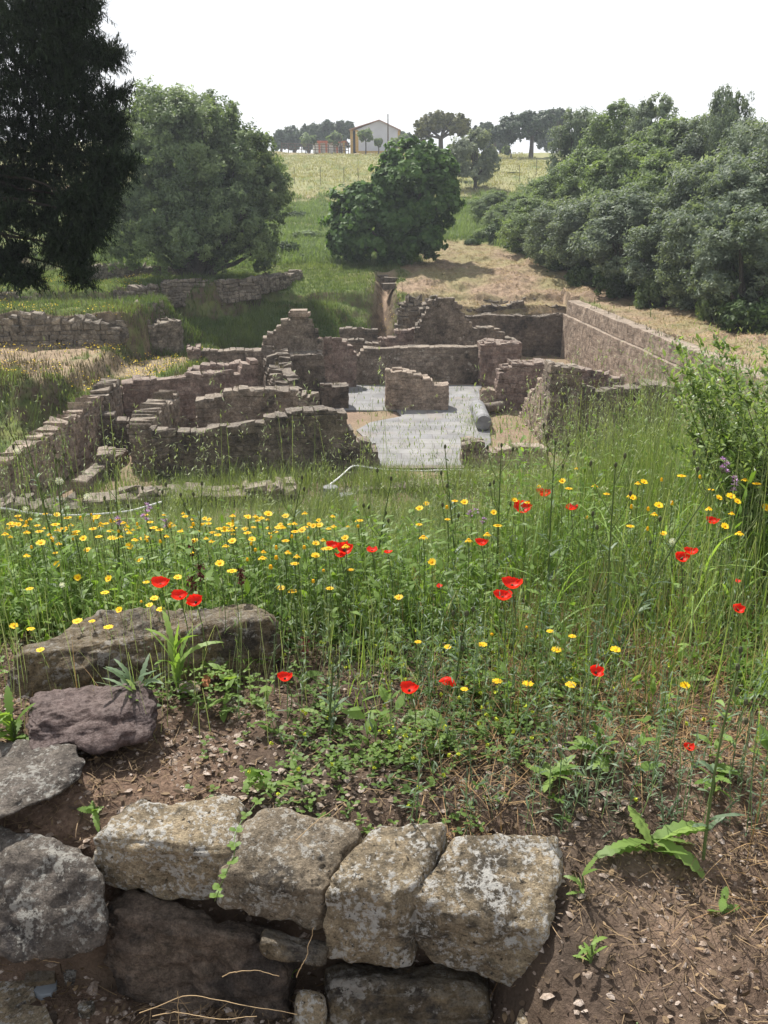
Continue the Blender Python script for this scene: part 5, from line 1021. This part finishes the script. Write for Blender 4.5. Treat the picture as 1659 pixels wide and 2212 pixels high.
DP = [daisy_proto(.0165, -.02, .1, .3), daisy_proto(.0165, .25, .0, .3), daisy_proto(.0155, -.1, .5, .33), daisy_proto(.0165, .7, -.05, .3), daisy_proto(.012, .05, 1.2, .33)]
DL = 'crop'
cropA = "240,115 293,133 370,105 290,160 275,185 95,160 85,175 150,190 35,238 20,240 85,235 70,265 38,318 235,265 260,218 415,155 405,185 470,205 385,225 395,255 325,290 415,315 480,320 520,255 540,265 465,290 575,320 630,325 620,228 600,190 665,190 715,165 785,190 835,170 515,92 950,150 992,175 1058,197 1090,155 1115,180 1175,165 1300,140 1148,215 1150,270 1060,232 1100,240 980,262 1000,260 940,290 985,285 1055,310 960,350 930,315 1075,345 1130,390 1180,405 1185,358 1220,345 1205,295 1295,290 1240,230 1265,270 1325,268 1370,283 1407,253 1432,292 1385,328 1480,325 1475,355 1305,352 1235,385 1060,430 1155,445 1258,440 1270,408 1345,490 990,478 935,440 1090,372 1115,415 1165,330 1160,310 1250,325 1350,350 1390,375 215,150 120,205 330,175 180,250 300,250 110,300 205,310 350,330 445,245 490,180 560,225 590,280 650,275 700,225 740,265 770,300 820,250 860,210 890,270 905,330 680,330 60,200 10,300 160,335"
ONE = [(545, 358, 3, 'large open daisy with spread petals in the upper left drift'), (590, 420, 1, 'open daisy just below the large spread one'), (365, 373, 1, 'yellow daisy by the bright leaves at the left'), (245, 345, 2, 'dull orange daisy at the left above a brighter one'), (240, 435, 3, 'round open daisy second from the left edge'), (232, 392, 0, 'flat daisy seen edge on at the left'), (325, 490, 3, 'orange hearted daisy left of the row of three poppies'),
 (465, 495, 3, 'wide open daisy between the orange hearted one and the poppies'), (620, 515, 0, 'flat daisy right above the uppermost poppy of the row of three'), (755, 508, 1, 'pale yellow daisy up right of the row of three poppies'), (510, 633, 3, 'largest daisy above the long boulder left of the poppies'), (638, 620, 1, 'upper daisy of the pair between the poppies and the long boulder'), (655, 598, 1, 'small bright daisy touching the pair left of the poppies'), (603, 598, 4, 'closed daisy bud left of the row of three poppies'), (680, 640, 1, 'small daisy under the middle poppy of the row of three'),
 (328, 667, 1, 'daisy just over the top left of the long boulder'), (385, 680, 0, 'flat daisy resting over the long boulder'), (455, 697, 0, 'small daisy touching the top edge of the long boulder'), (130, 718, 2, 'ragged daisy left of the long boulder'), (50, 708, 3, 'round daisy facing out at the left edge beside the long boulder'), (440, 562, 0, 'flat daisy seen edge on left of the uppermost row poppy'), (168, 790, 1, 'little daisy low against the left end of the long boulder'), (115, 540, 0, 'faint daisy at the left edge of the herbs'),
 (1200, 547, 1, 'yellow pair half, left, below the crowded poppy cluster'), (1250, 550, 0, 'yellow pair half, right, below the crowded poppy cluster'), (1410, 538, 0, 'wide flat daisy below the crowded poppy cluster'), (1505, 468, 0, 'daisy under the biggest poppy of the crowded cluster'), (1385, 465, 4, 'small brown tinged daisy left of the crowded poppy cluster')]
ONE2 = [(60, 567, 1, 'large bright daisy alone in the meadow centre'), (145, 770, 0, 'flat daisy left of the ruffled one in the lower centre'), (270, 800, 1, 'ruffled yellow daisy in the lower centre'), (415, 778, 0, 'thin edge on daisy in the lower centre'), (460, 738, 4, 'half closed daisy in the lower centre'), (612, 710, 4, 'cone shaped closing daisy below the large poppy pair'), (708, 728, 0, 'flat daisy right of the cone shaped one'), (802, 765, 0, 'deep yellow daisy below the flat one at centre right'), (730, 812, 1, 'bright fringed daisy at centre right'),
 (985, 802, 1, 'big fringed daisy on the right by the tall leaning stem'), (795, 960, 1, 'big yellow daisy left of the round facing poppy'), (605, 970, 0, 'small edge on daisy low in the centre'), (482, 942, 0, 'tiny edge on daisy near the crumpled poppy'), (338, 982, 0, 'small daisy right of the lowest open poppy'), (1285, 945, 3, 'star like daisy at the lower right'), (1200, 315, 1, 'yellow daisy left below the pale red poppy'), (873, 237, 4, 'round knob like daisy under the cup shaped poppy'), (1640, 197, 3, 'yellow and white flower at the right edge')]
cropB = "562,22 668,45 587,72 765,85 827,35 790,123 903,103 952,147 268,138 343,125 300,178 150,182 178,192 270,255 145,283 160,323 355,340 468,222 612,185 1055,133 1060,157 1060,190 1057,280 1130,205 1160,225 1175,178 1232,172 1113,84 1272,62 1190,78 1407,118 1437,162 1483,157 1515,178 1495,220 1390,205 1552,60 1460,285 1520,315 1600,90 435,310 480,280 200,427 1090,85 1355,60 1130,280"
used = set()
def put_daisy(px, py, k, hs, label, group):
    X, Y = spot(px, py, hs); o = DP[k] if k not in used else copy_tree(DP[k]); used.add(k); s = hs/.3
    o.location = (X, Y, Hs(X, Y)); f = rng.uniform(.62, .95); o.scale = (f, f, s if k not in (2, 4) else hs/.33); o.rotation_euler = (0, 0, rng.uniform(-.5, .5)); tag(o, label, 'daisy', group, 'thing')
for s_ in cropA.split():
    cx, cy = map(int, s_.split(',')); kk = int(rng.choice([0, 2, 2, 1, 0, 4])); zone = 'at the far left below the white rope' if cx < 420 else ('below the front left wall' if cx < 800 else ('in the dense middle of the drift' if cx < 1180 else 'above the crowded poppies'))
    look = {0: 'flat yellow daisy seen edge on', 1: 'open yellow daisy tilted forward', 2: 'yellow daisy with drooping petals', 4: 'round knob like yellow daisy'}[kk]
    put_daisy(cx*.5011, 994+cy*.5011, kk, rng.uniform(.3, .38), look+' '+zone, 'yellow daisies, '+zone)
for _ in range(75):
    cx, cy = rng.uniform(0, 1550), rng.gamma(3, 45)+120
    if cy > 420: continue
    kk = int(rng.choice([0, 2, 1, 0, 4])); zone = 'at the far left below the white rope' if cx < 420 else ('below the front left wall' if cx < 800 else ('in the dense middle of the drift' if cx < 1180 else 'above the crowded poppies'))
    look = {0: 'flat yellow daisy seen edge on', 1: 'open yellow daisy tilted forward', 2: 'yellow daisy with drooping petals', 4: 'round knob like yellow daisy'}[kk]
    put_daisy(cx*.5011, 994+cy*.5011, kk, rng.uniform(.28, .38), look+' '+zone, 'yellow daisies, '+zone)
for cx, cy, k, lb in ONE: put_daisy(cx*.5011, 994+cy*.5011, k, max(.14, .3-.00035*max(0, cy-300)), lb, 'single yellow daisies')
for s_ in cropB.split():
    cx, cy = map(int, s_.split(',')); kk = int(rng.choice([0, 2, 4, 1])); zone = 'in the grass left of the upper poppies' if cx < 560 else ('around the three upper right poppies' if cx < 1000 else 'in the grass left of the shrub' if cx < 1350 else 'beside the shrub at the right edge')
    look = {0: 'small flat yellow daisy', 1: 'small open yellow daisy', 2: 'small yellow daisy with drooping petals', 4: 'small knob like yellow daisy'}[kk]
    put_daisy(827.7+cx*.5011, 994+cy*.5011, kk, rng.uniform(.38, .46), look+' '+zone, 'yellow daisies '+zone)
for cx, cy, k, lb in ONE2: put_daisy(827.7+cx*.5011, 994+cy*.5011, k, max(.1, .32-.00025*max(0, cy-200)), lb, 'single yellow daisies')
# dandelion clocks
def clock(px, py, w_, hs, lb):
    X, Y = spot(px, py, hs); z = Hs(X, Y); t = empty('dandelion_clock', (X, Y, z)); m = MB(); tube(m, [(0, 0, 0), (.01, 0, hs*.5), (0, 0, hs)], .0014, 5); m.build('stem', STEM, t)
    r = w_*(Y*1.1)/FPX/2; m = MB(); c = np.array([0, 0, hs]); d = unit(160); V, Fq, e = ribbons(c+d*r*.15, np.arctan2(d[:, 1], d[:, 0]), np.arcsin(d[:, 2]), 0, r*.75, .0004, 1, [1, 1]); m.add(V, Fq, .5); leaf_quads(m, c+d*r*.92, r*.22, r*.12, np.full(160, .8), 0, d); m.build('seed_head', SEED, t); tag(t, lb, 'dandelion clock', 'fluffy white seed heads', 'thing')
for a_ in [(17, 836, 15, .62, 'fluffy white seed head highest at the left edge'), (112, 911, 17, .5, 'fluffy seed head above the low left wall'), (176, 971, 15, .45, 'round seed head before the low left wall'), (45, 1026, 13, .4, 'dim seed head near the left edge in front of the ruins'), (264, 1096, 14, .3, 'seed head among the daisies over the white rope'), (476, 1253, 13, .22, 'small seed head right of the row of three poppies'), (133, 1258, 13, .22, 'ragged seed head in the herbs at the left'), (1452, 1175, 16, .3, 'torn white seed head above the touching poppy pair')]: clock(*a_)
# purple flowers
def purple(px, py, hs, nn, lb):
    X, Y = spot(px, py, hs); t = empty('purple_flower', (X, Y, Hs(X, Y))); m = MB(); tube(m, [(0, 0, 0), (.012, 0, hs*.5), (0, 0, hs)], .0016, 5)
    V, Fq, _ = ribbons(np.array([[0, 0, hs*f] for f in np.linspace(.2, .85, 8)]), rng.uniform(0, 6.28, 8), .8, -.5, .035, .006, 3); m.add(V, Fq, .5); m.build('stem', STEM, t)
    m = MB()
    for j in range(nn):
        c = np.array([rng.normal(0, .006), rng.normal(0, .006), hs-j*.014]); d = unit(22); V, Fq, _ = ribbons(np.tile(c, (22, 1)), np.arctan2(d[:, 1], d[:, 0]), np.abs(np.arcsin(d[:, 2])), -.3, .013, .0035, 2, [.4, 1, .4]); m.add(V, Fq, rep(rng.uniform(0, 1, 22), 2))
    m.build('petals', PUR, t); tag(t, lb, 'purple flower', 'purple flowers in the meadow', 'thing')
for a_ in [(1017, 1102, .36, 3, 'purple knapweed left of the upper right poppies, lowest of three'), (1031, 1078, .36, 2, 'purple knapweed left of the upper right poppies, highest of three'), (1043, 1123, .33, 2, 'purple knapweed left of the upper right poppies, rightmost of three'), (308, 1042, .42, 5, 'long purple spike in front of the ruins at the left'), (357, 1110, .34, 4, 'purple spike among the daisies below the long one'), (252, 1065, .36, 3, 'faint purple spike near the left low wall'), (1568, 998, .5, 4, 'mauve mallow flowers inside the shrub at the right'), (1590, 1030, .45, 4, 'lower mauve mallow flowers beside the shrub')]: purple(*a_)

# tall dark stems with buds
def tall_weed(px0, py0, px1, py1, hs, lb, lean=0, nb=5):
    X, Y = spot(px0, py0, hs); z = Hs(X, Y); bx = (px1-px0)/FPX*Y*1.05; t = empty('tall_weed', (X+bx, Y, z)); m = MB(); k = np.linspace(0, 1, 10); P = np.stack([-bx*k**1.2, .02*np.sin(k*3), hs*k], -1); tube(m, P, .0034*(1.2-k*.7), 6); buds = [P[-1]]; 
    for j in range(nb):
        f = rng.uniform(.45, .92); a = rng.uniform(0, 6.28); b0 = np.array([np.interp(f, k, P[:, i]) for i in range(3)]); L = rng.uniform(.05, .13)*hs/.5; e = b0+np.array([math.cos(a)*L*.5, math.sin(a)*L*.5, L]); tube(m, [b0, (b0+e)/2+[math.cos(a)*.01, 0, -.005], e], .0012, 5); buds.append(e)
    m.build('stem', STEM, t); m = MB(); n = 11; f = rng.uniform(.05, .8, n); b0 = np.stack([np.interp(f, k, P[:, i]) for i in range(3)], -1)
    V, Fq, _ = ribbons(b0, rng.uniform(0, 6.28, n), rng.uniform(.4, 1.0, n), -.8, rng.uniform(.04, .09, n)*(1.2-f), .014*(1.2-f), 4, [.3, 1, .7, .9, .1]); m.add(V, Fq, rep(rng.uniform(.2, .8, n), 4)); m.build('leaves', G_BLUE, t)
    for e in buds:
        m = MB(); tube(m, [e, e+[0, 0, .006], e+[0, 0, .013], e+[0, 0, .017]], [.002, .005, .0045, .002], 7); m.build('bud', BUD, t)
    tag(t, lb, 'tall weed', 'tall dark stemmed weeds', 'thing')
BUD = plain('weed_bud', (.07, .075, .04))
for a_ in [(962, 945, 1000, 1330, .62, 'tall budded weed standing before the pale slab floor'), (1330, 1010, 1345, 1480, .62, 'very tall dark stem at the right of the meadow'), (1560, 1030, 1370, 1470, .62, 'long stem leaning strongly right towards the shrub'), (845, 1040, 800, 1480, .5, 'tall budded stem in the meadow centre crossing the poppies'), (30, 805, 70, 1250, .7, 'tall weed at the left edge over the dark earth bank'), (105, 885, 90, 1240, .6, 'thin budded weed above the low left wall'), (235, 900, 215, 1240, .55, 'branching weed before the dark gap of the left wing'), (430, 965, 395, 1260, .5, 'branching weed against the front left wall'),
 (650, 960, 590, 1300, .5, 'slender weed in front of the middle of the front left wall'), (1200, 960, 1205, 1420, .6, 'thin tall weed in front of the tall right pier'), (720, 1400, 705, 1640, .25, 'upright short weed behind the clover carpet'), (1010, 1330, 985, 1560, .28, 'thin dark weed right of the crumpled poppy'), (1595, 1440, 1580, 1990, .5, 'straight tall weed rooted in bare soil at the lower right'), (330, 1000, 330, 1290, .45, 'weed with small buds above the row of three poppies'), (1085, 930, 1090, 1380, .6, 'tall weed left of the tall right pier')]: tall_weed(*a_)
# jagged leaved plants rooted in the soil
def leafy(px, py, n, L, W, lb, mat=None, name='leafy_weed', up=.5, hgt=.05):
    X, Y = spot(px, py, 0); t = empty(name, (X, Y, Hs(X, Y))); m = MB(); tube(m, [(0, 0, -.01), (.004, 0, hgt*.5), (0, 0, hgt)], [.004, .003, .002], 6); m.build('stem', STEM, t)
    m = MB(); a = rng.uniform(0, 6.28, n); segs = 14; prof = [.15, .35, .6, .45, .85, .6, 1, .65, 1.0, .62, .85, .5, .55, .3, .03]
    V, Fq, _ = ribbons(np.column_stack([0*a, 0*a, rng.uniform(0, hgt, n)]), a, rng.normal(up, .25, n), rng.normal(-.8, .3, n), rng.uniform(.7, 1.15, n)*L, W, segs, prof, roll=rng.normal(0, .3, n)); m.add(V, Fq, rep(rng.uniform(.3, 1, n), segs)); m.build('leaves', mat or G_BROAD, t); tag(t, lb, 'leafy weed', 'leafy weeds rooted in bare soil', 'thing')
for a_ in [(1405, 1830, 9, .14, .042, 'large jagged sow thistle plant on the lower right soil'), (1255, 1925, 6, .05, .012, 'small seedling right of the big pale stone'), (1275, 2065, 7, .05, .012, 'second small seedling further down the soil'), (1375, 2220, 5, .06, .014, 'seedling cut off by the bottom edge'), (905, 1890, 4, .04, .018, 'little sprout in the joint beside the big pale stone'), (205, 1765, 6, .06, .018, 'small plant between the left rock and the pale layered stone'),
     (1560, 1960, 5, .05, .02, 'yellowing leaves on the right soil'), (1540, 1700, 7, .10, .02, 'mid height leafy plant on the right soil'), (1190, 1690, 8, .10, .03, 'bright leafy plant behind the big pale stone'), (1290, 1640, 8, .09, .035, 'round leaved plant right of the bright leafy one'), (620, 2080, 3, .04, .012, 'tiny plant hanging in the gap under the narrow tan stone'), (700, 1560, 9, .09, .02, 'leafy plant at the top of the clover carpet'), (560, 1690, 7, .07, .03, 'plant with a reddening leaf left of the clover carpet'), (970, 1600, 9, .10, .022, 'leafy plant right of the clover carpet')]: leafy(*a_)
leafy(30, 1600, 16, .10, .03, 'dark crinkled leaf clump between the left edge and the purplish rock', G_HERB, up=.9, hgt=.08)
leafy(300, 1560, 22, .14, .016, 'feathery weed growing in front of the long boulder', G_BLUE, up=1.1, hgt=.12)
leafy(385, 1500, 14, .15, .02, 'upright weed in front of the right half of the long boulder', G_BROAD, up=1.2, hgt=.16)
# clover runner over the kerb stone, twig, cones, dry stems
def strand(name, pts, r, mat, lb, cat, zs=None, group=None):
    P = np.array([on(px, py, z) for px, py, z in pts]); k = np.linspace(0, len(P)-1, 24); i = np.arange(len(P)); Q = np.stack([np.interp(k, i, P[:, j]) for j in range(3)], -1)
    for _ in range(2): Q[1:-1] = (Q[:-2]+2*Q[1:-1]+Q[2:])/4
    m = MB(); Q = Q+np.cumsum(rng.normal(0, r*.9, Q.shape), 0)*np.array([1, 1, .5]); tube(m, Q, r*(1.1-.5*np.linspace(0, 1, 24)), 6, .6); o = m.build(name, mat, loc=Q[0]); tag(o, lb, cat, group, 'thing'); return Q
Q = strand('clover_runner', [(560, 1730, .33), (510, 1790, .335), (505, 1850, .32), (480, 1910, .27), (470, 1945, .22)], .0014, STEM, 'clover runner trailing down between the two left kerb stones', 'trailing plant')
m = MB()
for q in Q[::3]:
    for j in range(5): V, Fq, _ = ribbons([q], rng.uniform(0, 6.28), .4, -.5, .016, .011, 2, [.3, 1, .5]); m.add(V, Fq, .6)
o = m.build('leaves', G_HERB, bpy.data.objects['clover_runner']); o.matrix_parent_inverse = Matrix.Translation(bpy.data.objects['clover_runner'].location).inverted()
DG = 'dry twigs and stems on the soil'
strand('twig', [(1335, 1925, .09), (1318, 1960, .08), (1300, 2000, .065)], .006, BARK, 'thick brown twig lying right of the big pale stone', 'twig', group=DG)
ST = plain('dry_stem', (.42, .30, .17), .8)
for pts, lb in [([(640, 1815, .33), (700, 1765, .35), (745, 1735, .36)], 'straight dry straw lying across the broad grey kerb stone'), ([(640, 2110, .08), (660, 2060, .16), (680, 2000, .22)], 'dry stem bundle leaning in the joint left of the narrow tan stone'), ([(300, 2190, .0), (400, 2150, .07), (520, 2170, .05), (640, 2195, .0)], 'long dry stem arching over the bottom soil'), ([(330, 2195, 0), (380, 2185, .03), (470, 2200, .02), (560, 2190, .02)], 'lower dry stem on the bottom soil'),
     ([(385, 2212, .0), (386, 2170, .05), (384, 2140, .09)], 'short dry stem standing upright at the bottom'), ([(0, 2062, 0), (70, 2068, .01), (130, 2075, 0)], 'pale straw at the bottom left edge'), ([(1440, 1975, .06), (1530, 2010, .05), (1659, 2080, .03)], 'long straw crossing the right soil'), ([(1380, 2070, .03), (1400, 2110, .02), (1395, 2150, .02)], 'curved pale stem on the lower right soil'),
     ([(480, 2110, .05), (520, 2100, .09), (600, 2110, .06)], 'bent dry stem before the dark reddish stone'), ([(1455, 2160, .02), (1475, 2130, .02), (1500, 2120, .02)], 'small pale twig at the bottom right')]:
    strand('dry_stem', pts, .0009, ST, lb, 'dry stem', group=DG)
CONE = plain('pine_cone', (.05, .035, .028), .8)
for px, py, r_, lb in [(478, 1478, .022, 'open black pine cone at the foot of the long boulder'), (592, 1428, .02, 'dark pine cone by the right end of the long boulder')]:
    X, Y = spot(px, py, .015); t = MB()
    for j in range(9):
        a = np.arange(7)/7*6.283+j*.4; rr = r_*(.35+.65*math.sin((j+1)/10*3.1)); P = np.column_stack([(j/8-.5)*r_*2.6+0*a, 0*a, 0*a]); 
        for q in a: cbox(t, ((j/8-.5)*r_*2.6, math.cos(q)*rr*.55, math.sin(q)*rr*.55), (.004, .011, .011), 0, .3, .0015)
    o = t.build('pine_cone', CONE); o.location = (X, Y, Hs(X, Y)+.015); o.rotation_euler = (0, .1, rng.uniform(-.5, .5)); tag(o, lb, 'pine cone', None, 'thing')
rock('rusty orange brick fragment in front of the long boulder', [(440, 1455, 2.32), (492, 1450, 2.33), (492, 1465, 2.3), (438, 1468, 2.29)], [(490, 1482, 2.27), (440, 1485, 2.26)], plain('terracotta', (.30, .13, .07), .9, .1, .3, 40, .003), 5, .008, 0, 14, 20, None, cat='stone fragment', name='brick_fragment')
rock('flat buff stone chip beside the brick fragment', [(385, 1470, 2.27), (428, 1470, 2.27), (432, 1485, 2.24), (380, 1488, 2.23)], [(430, 1496, 2.22), (384, 1498, 2.22)], R_PALE, 5, .006, 0, 12, 21, None, cat='stone fragment', name='stone_chip')
# dark red seed spikes of dock
def dock(px, py, hs, lb):
    X, Y = spot(px, py, hs); t = empty('dock_spike', (X, Y, Hs(X, Y))); m = MB(); tube(m, [(0, 0, 0), (0, .005, hs*.6), (0, 0, hs)], .002, 5); m.build('stem', STEM, t); m = MB(); n = 90; C = np.column_stack([rng.normal(0, .006, n), rng.normal(0, .006, n), hs-rng.uniform(0, .055, n)]); leaf_quads(m, C, .009, .007, rng.uniform(0, 1, n)); m.build('seed_spike', DKR, t); tag(t, lb, 'dock plant', 'dark red dock spikes', 'thing')
DKR = plain('dock_red', (.09, .02, .02), .8)
for a_ in [(431, 1218, .28, 'dark red spike above the row of three poppies, the longest'), (520, 1232, .27, 'brown red spike right of the longest one'), (412, 1160, .32, 'small dark red spike high in the drift of daisies'), (658, 1362, .16, 'dark red spike by the right end of the long boulder'), (413, 1245, .25, 'lower dark red spike beside the longest one')]: dock(*a_)

# shrub with small leathery leaves at the right edge
X, Y = 1.42, 3.25; sh = empty('leafy_shrub', (X, Y, Hs(X, Y))); tag(sh, 'bushy shrub with small leathery leaves at the right edge of the meadow', 'shrub', None, 'thing')
mb1, mb2 = MB(), MB(); base = np.array([0, 0, 0.])
tips = [(1555, 690), (1460, 720), (1500, 745), (1600, 730), (1650, 760), (1690, 700), (1475, 800), (1530, 770), (1580, 800), (1630, 830), (1500, 850), (1660, 900), (1545, 880), (1600, 930), (1640, 1000), (1700, 950), (1560, 1000), (1620, 1080), (1690, 850), (1510, 950), (1650, 1150), (1570, 1100), (1740, 800), (1740, 1000), (1600, 1180)]
for px, py in tips:
    for rep_ in range(4):
        Yt = 3.2+rng.uniform(-.3, .35); tp = at(px+rng.normal(0, 34), py+abs(rng.normal(0, 30))+rep_*10, Yt)-np.array([X, Y, Hs(X, Y)]); k = np.linspace(0, 1, 12)[:, None]; b0 = np.array([rng.normal(.1, .08), rng.normal(0, .1), 0]); mid = b0*.35+tp*.65+np.array([.06, 0, .04-.1*abs(rng.normal())])
        P = (1-k)**2*b0+2*k*(1-k)*mid+k**2*tp; P = P+np.stack([fbm(np.column_stack([k[:, 0]*4+px*.37+rep_, 0*k[:, 0]+j_, 0*k[:, 0]]), 2, 9+j_)*.05 for j_ in range(3)], -1)*k; tube(mb1, P, .0030*(1.1-k[:, 0]), 5)
        nl = 56; f = rng.uniform(.3, 1, nl)**.8; C = np.stack([np.interp(f, k[:, 0], P[:, i]) for i in range(3)], -1)
        dt = np.sign(rng.normal(size=nl)); a = math.atan2(tp[1], tp[0])+dt*rng.uniform(.5, 1.6, nl)
        for rr_ in range(2):
            L = rng.uniform(.017, .034, nl); V, Fq, e_ = ribbons(C+rng.normal(0, .012*rr_, (nl, 3)), a+rng.normal(0, 1.5*rr_, nl), rng.normal(.7, .4, nl), -.4, L, L*.38, 3, [.3, 1, .9, .15], roll=rng.normal(0, .5, nl)); mb2.add(V, Fq, rep(np.clip(rng.normal(.55, .25, nl), 0, 1), 3))
mb1.build('branches', BARK, sh); mb2.build('leaves', leaf_mat('shrub_leaves', (.09, .15, .045), (.29, .37, .16), .42, .4, .4), sh)
# ---------------------------------------------------------------- hazy air
m = MB(); box8(m, [(-480, -60, -24), (480, -60, -24), (480, 470, -24), (-480, 470, -24), (-480, -60, 30), (480, -60, 30), (480, 470, 30), (-480, 470, 30)])
HZ = bpy.data.materials.new('haze_air'); HZ.use_nodes = True; nt = HZ.node_tree; nt.nodes.clear(); ho = nt.nodes.new('ShaderNodeOutputMaterial'); pv = nt.nodes.new('ShaderNodeVolumePrincipled')
pv.inputs['Color'].default_value = (.84, .91, 1, 1); pv.inputs['Density'].default_value = 0.0007; pv.inputs['Anisotropy'].default_value = .3; nt.links.new(pv.outputs[0], ho.inputs['Volume'])
tag(m.build('haze', HZ), 'thin bluish haze in the air', None, None, 'stuff')
